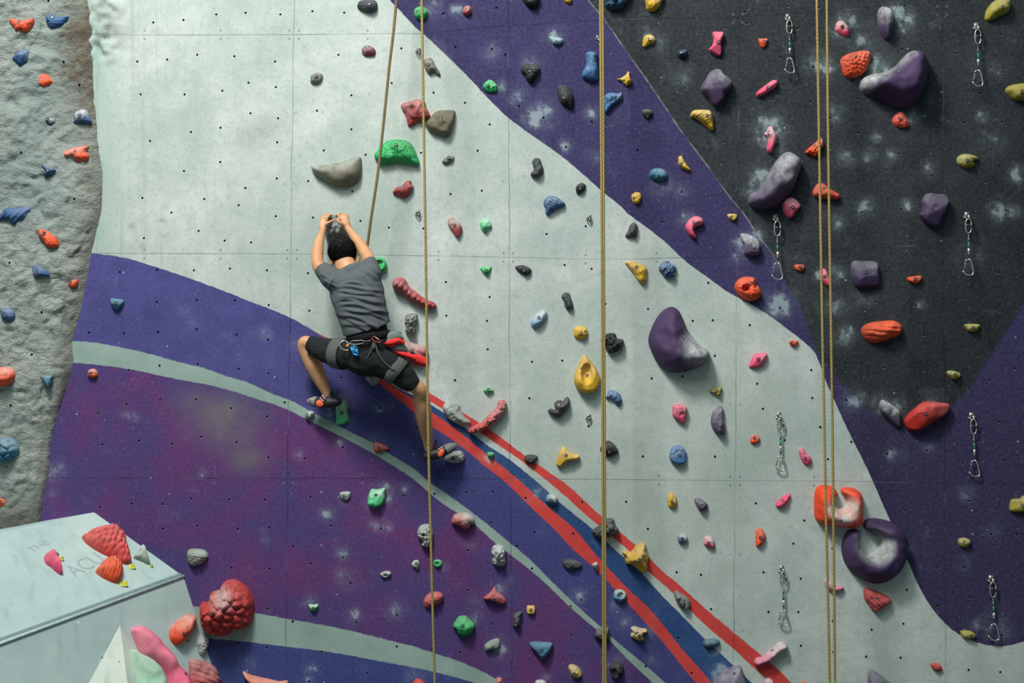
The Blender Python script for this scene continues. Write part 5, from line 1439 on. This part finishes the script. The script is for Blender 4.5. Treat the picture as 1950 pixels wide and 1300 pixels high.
# hands
def fing(pts, r):
    lst = [(p[0], p[1], p[2], r * (1 - 0.07 * i), r * (1 - 0.07 * i)) for i, p in enumerate(pts)]
    lf(body, lst, 12)
body.loft([(P(614, 438, .188), 6.6 * PR, 5.4 * PR), (P(614.5, 430, .175), 8.0 * PR, 5.2 * PR), (P(617, 421, .163), 8.0 * PR, 4.6 * PR)], 18)
fing([(610, 423, .158), (611, 416, .152), (614.5, 411.5, .118), (617.5, 413, .09)], 2.5)
fing([(613.5, 420, .162), (615, 413, .158), (619, 408.5, .12), (622, 410, .085)], 2.7)
fing([(617.5, 418.5, .164), (620, 411.5, .160), (624.5, 407.5, .12), (626.5, 409.5, .08)], 2.8)
fing([(621.5, 419, .164), (625, 412.5, .158), (629.5, 409, .125), (631, 411, .085)], 2.7)
fing([(616, 431, .18), (622, 426, .19), (629, 421.5, .186), (636, 419, .172)], 3.0)
body.loft([(P(662, 434, .17), 6.6 * PR, 5.4 * PR), (P(659, 426, .168), 8.6 * PR, 5.4 * PR), (P(655, 417, .162), 9.4 * PR, 5.0 * PR)], 18)
fing([(661, 417, .158), (663, 411.5, .145), (662, 409.5, .11), (660, 412, .085)], 2.5)
fing([(657, 415, .164), (658, 409.5, .15), (656.5, 407.5, .115), (654.5, 410, .085)], 2.7)
fing([(652, 415, .166), (652, 409, .155), (649.5, 407, .12), (647.5, 410, .09)], 2.8)
fing([(647.5, 417, .168), (646, 411, .165), (642, 409, .14), (640.5, 414, .125)], 2.8)
fing([(657, 430, .178), (651, 425, .19), (645, 421.5, .19), (641, 416.5, .175)], 3.0)
me = remeshed('body', body, 0.0042, 5)
sk = link('body', me, M['skin'])
attach(sk, climber)
# eyes and mouth on the hidden face
for sx in (-1, 1):
    e = MB(); e.ball(P(652 + sx * 8.5, 489, .176), 3.0 * PR, 3.0 * PR, 2.4 * PR, 12, 8)
    attach(e.build('eye', simple('eye_white', srgb(225, 220, 210), 0.3), None), climber)
e = MB(); e.tube([P(646, 502, .172), P(652, 503, .168), P(658, 502, .172)], 1.4 * PR, 8)
attach(e.build('mouth', simple('lip', srgb(150, 80, 70), 0.5), None), climber)

# hair: a cap of short tufts
hair = MB()
hair.ball(P(651.5, 477.5, .315), 26.6 * PR, 29 * PR, 25 * PR, 28, 18, hrot)
hair.ball(P(652, 485, .335), 23.5 * PR, 19 * PR, 14.5 * PR, 24, 14)
hair.ball(P(652.5, 492, .345), 15 * PR, 14 * PR, 9 * PR, 20, 12)
HR = random.Random(3)
for (hc, rr, num) in ((P(651.5, 477.5, .315), (26.6, 29, 25), 5200), (P(652, 485, .335), (23.5, 19, 14.5), 3200), (P(652.5, 492, .345), (15, 14, 9), 1500)):
    rot = hrot if rr[0] == 26.6 else Matrix.Identity(3)
    for k in range(num):
        a = HR.uniform(0, math.tau); z = HR.uniform(-0.75, 1)
        s_ = math.sqrt(1 - z * z)
        u = Vector((s_ * math.cos(a) * rr[0], s_ * math.sin(a) * rr[1], z * rr[2])) * PR
        p = hc + rot @ u * 0.985
        n_ = (rot @ Vector((s_ * math.cos(a) / rr[0], s_ * math.sin(a) / rr[1], z / rr[2]))).normalized()
        dirv = (n_ * 0.34 + Vector((HR.uniform(-.35, .35), -.12, HR.uniform(-1.0, .0)))).normalized()
        L = HR.uniform(.007, .013)
        side = dirv.cross(n_ + Vector((.01, .02, .03))).normalized() * 0.0022
        hair.add([p - side, p + side, p + n_ * 0.002 + side * 0.2, p + dirv * L], [(0, 1, 3), (1, 2, 3), (2, 0, 3)])
hm = mesh_from('hair', hair.v, hair.f)
attach(link('hair', hm, M['hair']), climber)

# T-shirt
sh = MB()
lf(sh, [(666, 519, .44, 34, 15), (670, 527, .44, 43, 27), (674, 536, .44, 48, 31), (679, 553, .445, 51, 33), (685, 576, .45, 49, 33.5), (690.5, 598, .445, 47.5, 33), (696, 615, .44, 46.5, 32.5), (699.5, 626, .435, 46.5, 32)], 36, flat=True)
lf(sh, [(652, 541, .45, 27, 26), (634, 531, .45, 22.5, 22), (619, 518, .43, 17.5, 18), (611.5, 510, .415, 14.6, 15)], 24, flat=True)
lf(sh, [(696, 540, .45, 29, 27), (707, 522, .445, 21, 22), (706.5, 508, .43, 16, 17), (702, 497, .41, 13.8, 15)], 24, flat=True)
def folds(co):
    px = co[:, 0] * S * 1.045 + 975; py = 650 - (co[:, 2] - Z0) * S * 1.045
    out = np.zeros(len(co))
    rs = np.random.RandomState(4)
    F = [(548,.10,636,735,4.2),(556,.12,640,730,3.4),(566,.14,640,736,4.6),(578,.20,645,738,4.4),(588,.25,655,742,3.6),(597,.30,640,730,4.4),(606,.32,650,742,4.0),(616,.30,652,745,4.4),(541,.04,650,700,3.0),(622,.15,690,746,3.0),(573,.05,640,690,3.0),(593,.1,700,745,3.0)]
    for (y0, k, xa, xb, w) in F:
        yc = y0 + k * (px - xa) - 0.0016 * (px - xa) * (xb - px) + 2.0 * np.sin(px * 0.09 + y0)
        env = np.clip((px - xa) / 22, 0, 1) * np.clip((xb - px) / 18, 0, 1)
        q = (py - yc) / w
        out += 0.0098 * env * (np.exp(-q * q) - 0.75 * np.exp(-((py - yc - w * 1.2) / (w * 0.9)) ** 2))
    # sleeves: slanting tension folds
    for (x0, y0, x1, y1, w) in ((612,520,645,540,3),(618,532,648,548,3),(640,524,628,552,2.6),(696,508,720,535,3),(690,520,712,548,3),(702,503,724,524,2.6),(684,510,706,525,2.4)):
        dx, dy = x1 - x0, y1 - y0; L = math.hypot(dx, dy)
        s_ = ((px - x0) * dx + (py - y0) * dy) / L / L
        dist = ((px - x0) * dy - (py - y0) * dx) / L
        env = np.clip(s_ * 4, 0, 1) * np.clip((1 - s_) * 4, 0, 1)
        out += 0.008 * env * np.exp(-(dist / w) ** 2)
    n = np.array([noise.noise(Vector((a[0] * 14, a[1] * 14, a[2] * 22))) for a in co])
    return out + 0.004 * n
me = remeshed('t_shirt', sh, 0.005, 4, folds)
# raise the hem as an opening: cut the flat underside away is not needed, it closes on the belt
attach(link('t_shirt', me, M['shirt']), climber)
nb = MB()
nb.tube(sm([P(640, 512, .40), P(647, 515.5, .44), P(660, 516.5, .462), P(672, 513.5, .455), P(682, 505, .42)]), 2.0 * PR, 8)
attach(nb.build('collar', M['shirt'], None), climber)

# shorts
so = MB()
lf(so, [(700, 628, .425, 39, 27), (702, 645, .43, 41, 29), (703, 662, .43, 42, 31), (697, 684, .42, 42, 33)], 32)
lf(so, [(697, 678, .42, 30, 30), (668, 676, .395, 28.5, 28), (640, 671, .345, 26.5, 26), (614, 664, .285, 22.5, 23), (592.5, 654, .235, 16.4, 18)], 28, flat=True)
lf(so, [(708, 678, .425, 35, 33), (738, 692, .425, 31, 31), (757, 706, .415, 26.5, 26), (775, 723, .40, 21.5, 22), (787.5, 734.5, .385, 17, 19)], 28, flat=True)
def sf(co):
    return 0.006 * np.array([noise.fractal(Vector((a[0] * 9, a[1] * 9, a[2] * 16)), 1, 2, 3) for a in co])
me = remeshed('shorts', so, 0.0055, 4, sf)
attach(link('shorts', me, M['shorts']), climber)

# harness
har = MB()
ring = []
for k in range(32):
    a = 2 * math.pi * k / 32
    c = P(702, 641, .43)
    ring.append(c + Vector((math.cos(a) * 43.5 * PR, math.sin(a) * 30.5 * PR, 0.02 * math.cos(a))))
mb = MB(); mb.tube(ring, 0.004, 6, closed=True)
def band(center, axis, r, width, th=0.006, seg=36, ry=None):
    axis = axis.normalized(); u = axis.cross(Vector((0, 1, 0))).normalized(); w = axis.cross(u).normalized()
    ry = ry or r
    mb = MB(); vs = []; prof = [(-.5, 0), (-.46, 1), (0, 1.25), (.46, 1), (.5, 0), (0, -.6)]
    for k in range(seg):
        a = 2 * math.pi * k / seg
        for (ax, rr) in prof:
            vs.append(center + axis * (ax * width) + u * math.cos(a) * (r + rr * th) + w * math.sin(a) * (ry + rr * th))
    n = len(prof)
    fs = [(k * n + i, k * n + (i + 1) % n, ((k + 1) % seg) * n + (i + 1) % n, ((k + 1) % seg) * n + i) for k in range(seg) for i in range(n)]
    mb.add(vs, fs)
    return mb
hz = empty('harness', (0, 0, 0)); hz.parent = climber; hz.matrix_parent_inverse = Matrix.Translation(climber.location).inverted()
def hpart(nm, mb, mat):
    o = mb.build(nm, mat, None); o.parent = hz; return o
hpart('waist_belt', band(P(702, 641, .432), P(701, 630, .43) - P(704, 652, .43), 41 * PR, 14 * PR, 0.005, 40, 29.5 * PR), M['webblack'])
hpart('leg_loop', band(P(648, 673, .365), P(620, 666, .29) - P(668, 676, .395), 28.6 * PR, 25 * PR, 0.004, 40, 28 * PR), M['web'])
hpart('leg_loop', band(P(752, 702, .417), P(775, 722, .40) - P(735, 690, .42), 29 * PR, 22 * PR, 0.004, 40, 28.5 * PR), M['web'])
mb = MB(); mb.tube(sm([P(711, 650, .535), P(706, 668, .54), P(697, 683, .525), P(680, 691, .50), P(664, 693, .475)]), 0.0035, 8)
mb.tube(sm([P(714, 650, .535), P(719, 670, .54), P(728, 685, .53), P(742, 699, .52), P(752, 705, .515)]), 0.0045, 8)
hpart('elastic_strap', mb, M['web'])
mb = MB(); mb.tube(sm([P(676, 648, .53), P(686, 651, .54), P(698, 650, .545), P(708, 646, .54)]), 0.004, 8)
mb.tube(sm([P(716, 648, .54), P(727, 650, .535), P(738, 645, .515)]), 0.004, 8)
hpart('gear_loop', mb, M['webblack'])
mb = MB(); mb.tube(sm([P(712, 648, .535), P(712, 656, .54), P(712, 664, .54)]), 0.006, 8)
hpart('buckle', mb, M['dsteel'])

# climbing shoes
def shoe(nm, ankle, heel, mid, toe, wide, lab):
    r = empty(nm, (0, 0, 0)); r.parent = climber; r.matrix_parent_inverse = Matrix.Translation(climber.location).inverted()
    mb = MB()
    lf(mb, [(ankle[0], ankle[1] - 5, ankle[2], 9.5, 11), (ankle[0], ankle[1] + 3, ankle[2], 11.5, 13)], 20)
    lf(mb, [(heel[0], heel[1], heel[2], 9, 11), ((heel[0] + mid[0]) / 2, (heel[1] + mid[1]) / 2, (heel[2] + mid[2]) / 2, 11.5, 13), (mid[0], mid[1], mid[2], 11, 13), (mid[0] * .5 + toe[0] * .5, mid[1] * .5 + toe[1] * .5, mid[2] * .5 + toe[2] * .5, 10, 12)], 20)
    me = remeshed('upper', mb, 0.004, 4)
    o = link('upper', me, M['shoe']); o.parent = r
    mb = MB()
    lf(mb, [(mid[0] * .55 + toe[0] * .45, mid[1] * .55 + toe[1] * .45, mid[2] * .5 + toe[2] * .5, 10.6, 12.6), (mid[0] * .25 + toe[0] * .75, mid[1] * .25 + toe[1] * .75, mid[2] * .2 + toe[2] * .8, 10, 12), (toe[0], toe[1], toe[2], 7, 8)], 20)
    o = link('toe_cap', mb.mesh('toe_cap'), M['toe']); o.parent = r; o['label'] = 'chalk-grey rubber toe'
    return r
rL = shoe('climbing_shoe', (627, 757, .14), (642, 765, .15), (615, 766, .14), (591, 764, .11), 11, '')
rR = shoe('climbing_shoe', (819, 856, .13), (812, 868, .15), (836, 862, .15), (864, 849, .13), 11, '')
mb = MB(); mb.ball(P(609, 768, .185), 8 * PR, 3 * PR, 7 * PR)
o = mb.build('side_patch', M['patch'], None); o.parent = rL; o['label'] = 'round orange side patch'
mb = MB(); mb.ball(P(840, 862, .19), 6 * PR, 3.5 * PR, 9 * PR, 16, 10, Matrix.Rotation(math.radians(25), 3, 'Y'))
o = mb.build('side_patch', M['patch'], None); o.parent = rR; o['label'] = 'orange side patch'
mb = MB(); mb.tube(sm([P(640, 756, .18), P(640, 748, .185), P(643, 742, .185), P(645, 744, .18), P(641, 752, .175)]), 0.0028, 8)
o = mb.build('pull_loop', M['shoe'], None); o.parent = rL
mb = MB(); mb.tube(sm([P(828, 848, .15), P(829, 842, .155), P(831, 838, .155), P(832, 846, .15)]), 0.003, 8)
o = mb.build('pull_loop', M['shoe'], None); o.parent = rR
mb = MB(); mb.tube(sm([P(609, 757, .187), P(616, 764, .192)]), 0.006, 8); mb.tube(sm([P(613, 752, .185), P(620, 760, .19)]), 0.006, 8)
o = mb.build('strap', simple('pink_grey_strap', srgb(170, 130, 130), 0.7), None); o.parent = rL
mb = MB(); mb.tube(sm([P(834, 856, .195), P(844, 850, .19)]), 0.005, 8)
o = mb.build('strap', simple('pink_grey_strap2', srgb(160, 150, 145), 0.7), None); o.parent = rR
for x_, y_, r_ in ((593, 760.5, rL),):
    mb = MB(); mb.ball(P(x_, y_, .148), 3.2 * PR, 1.5 * PR, 2 * PR)
    o = mb.build('toe_logo', simple('orange_print', srgb(226, 150, 80), 0.6), None); o.parent = r_

# gear on the harness
def thing(nm, lab, cat, loc): 
    r = empty(nm, loc); tag(r, lab, cat); return r
r = thing('carabiner', 'large silver locking carabiner on the left side of the harness', 'carabiner', P(655, 658, .52))
mb = MB(); mb.tube(sm([P(657, 648, .52), P(652, 650, .525), P(647, 656, .525), P(650, 663, .525), P(660, 667, .52), P(665, 665, .52)]), 0.0046, 8)
attach(mb.build('frame', M['steel'], None), r)
mb = MB(); mb.tube(sm([P(657, 648, .52), P(664, 654, .53), P(666, 664, .52)]), 0.0036, 8); mb.tube(sm([P(660, 650, .525), P(664, 655, .53)]), 0.006, 8)
attach(mb.build('gate', M['dsteel'], None), r)
mb = MB(); mb.ball(P(662, 658, .54), 3 * PR, 3 * PR, 3 * PR)
attach(mb.build('lock_sleeve', simple('orange_sleeve', srgb(232, 150, 60), 0.5), None), r)
r = thing('wire_carabiner', 'slim wire carabiner lying along the back of the harness', 'carabiner', P(680, 651, .54))
mb = MB(); mb.tube(sm([P(665, 653, .545), P(672, 649, .55), P(682, 648.5, .55), P(691, 648, .55), P(692, 652, .55), P(684, 655, .55), P(672, 655.5, .55)], closed=True), 0.0034, 8, closed=True)
attach(mb.build('frame', M['dsteel'], None), r)
mb = MB(); mb.tube(sm([P(691, 649, .552), P(700, 649, .55), P(706, 647, .545)]), 0.0026, 8)
attach(mb.build('wire_gate', M['dsteel'], None), r)
r = thing('belay_device', 'small bright blue belay device hanging on the harness', 'belay device', P(676, 668, .54))
M['bb'] = simple('anodised_blue', srgb(40, 150, 215), 0.3, 0.4)
mb = MB()
for k in range(4):
    mb.tube(sm([P(668 + k * 3.6, 661 + k, .545), P(670 + k * 3.6, 667 + k, .555), P(673 + k * 3.4, 674 + k * .6, .545)]), 0.0045, 8)
mb.tube(sm([P(668, 661, .545), P(676, 659, .55), P(681, 664, .545)]), 0.004, 8)
mb.tube(sm([P(672, 673, .545), P(679, 676, .55), P(684, 675, .545)]), 0.004, 8)
attach(mb.build('body', M['bb'], None), r)
mb = MB(); mb.tube(sm([P(673, 660, .556), P(678, 670, .56)]), 0.0022, 6)
attach(mb.build('slot', M['steel'], None), r)
r = thing('carabiner', 'small dark red and silver carabiner at the middle of the harness back', 'carabiner', P(716, 646, .54))
mb = MB(); mb.tube(sm([P(709, 643, .545), P(714, 641.5, .55), P(722, 647, .55), P(725, 651, .55), P(719, 651, .55), P(711, 648, .55)], closed=True), 0.0042, 8, closed=True)
attach(mb.build('frame', simple('red_anodised', srgb(150, 60, 56), 0.3, 0.5), None), r)
mb = MB(); mb.tube(sm([P(715, 642, .555), P(722, 647, .557)]), 0.0038, 8)
attach(mb.build('gate', M['steel'], None), r)

# chalk bag with its red strap, hanging at the right hip
r = thing('chalk_bag', 'grey and red chalk bag hanging at the climber\'s right hip', 'chalk bag', P(755, 655, .45))
M['bagg'] = cloth('grey_bag_cloth', srgb(96, 112, 108), srgb(120, 134, 128), 200)
M['bagr'] = cloth('bright_red_cloth', srgb(212, 44, 44), srgb(236, 66, 60), 200)
mb = MB()
lf(mb, [(737, 650, .46, 8, 9), (748, 654, .46, 11.5, 12), (761, 660, .46, 11.5, 12), (772, 666, .45, 6, 8)], 20)
me = remeshed('pouch', mb, 0.005, 3, sf)
attach(link('pouch', me, M['bagg']), r)
mb = MB()
lf(mb, [(735, 645, .46, 5, 6), (748, 640, .46, 9.5, 9), (758, 641, .45, 7, 8), (766, 645, .44, 3, 4)], 18)
me = remeshed('rim', mb, 0.004, 2, sf); attach(link('collar', me, M['bagg']), r)
mb = MB()
lf(mb, [(735, 654, .505, 3, 5), (745, 652, .515, 5.5, 6), (757, 649, .51, 5.5, 6), (768, 652, .49, 4, 4)], 18)
lf(mb, [(738, 659, .50, 2, 4), (748, 658, .505, 3.5, 5), (756, 656, .50, 2, 4)], 14)
me = remeshed('red', mb, 0.004, 2, sf); attach(link('red_panel', me, M['bagr']), r)
mb = MB()
lf(mb, [(745, 664, .46, 2, 5), (760, 671, .47, 4, 6), (777, 677, .46, 6, 7), (795, 683, .44, 8, 7), (811, 690, .42, 8.5, 6)], 20)
me = remeshed('strap', mb, 0.004, 3, sf); attach(link('red_strap', me, M['bagr']), r)
mb = MB(); mb.tube(sm([P(752, 634, .43), P(757, 637, .43), P(760, 632, .43), P(764, 634, .43), P(761, 639, .43), P(754, 637, .43)]), 0.002, 6)
attach(mb.build('drawcord', M['black'], None), r)
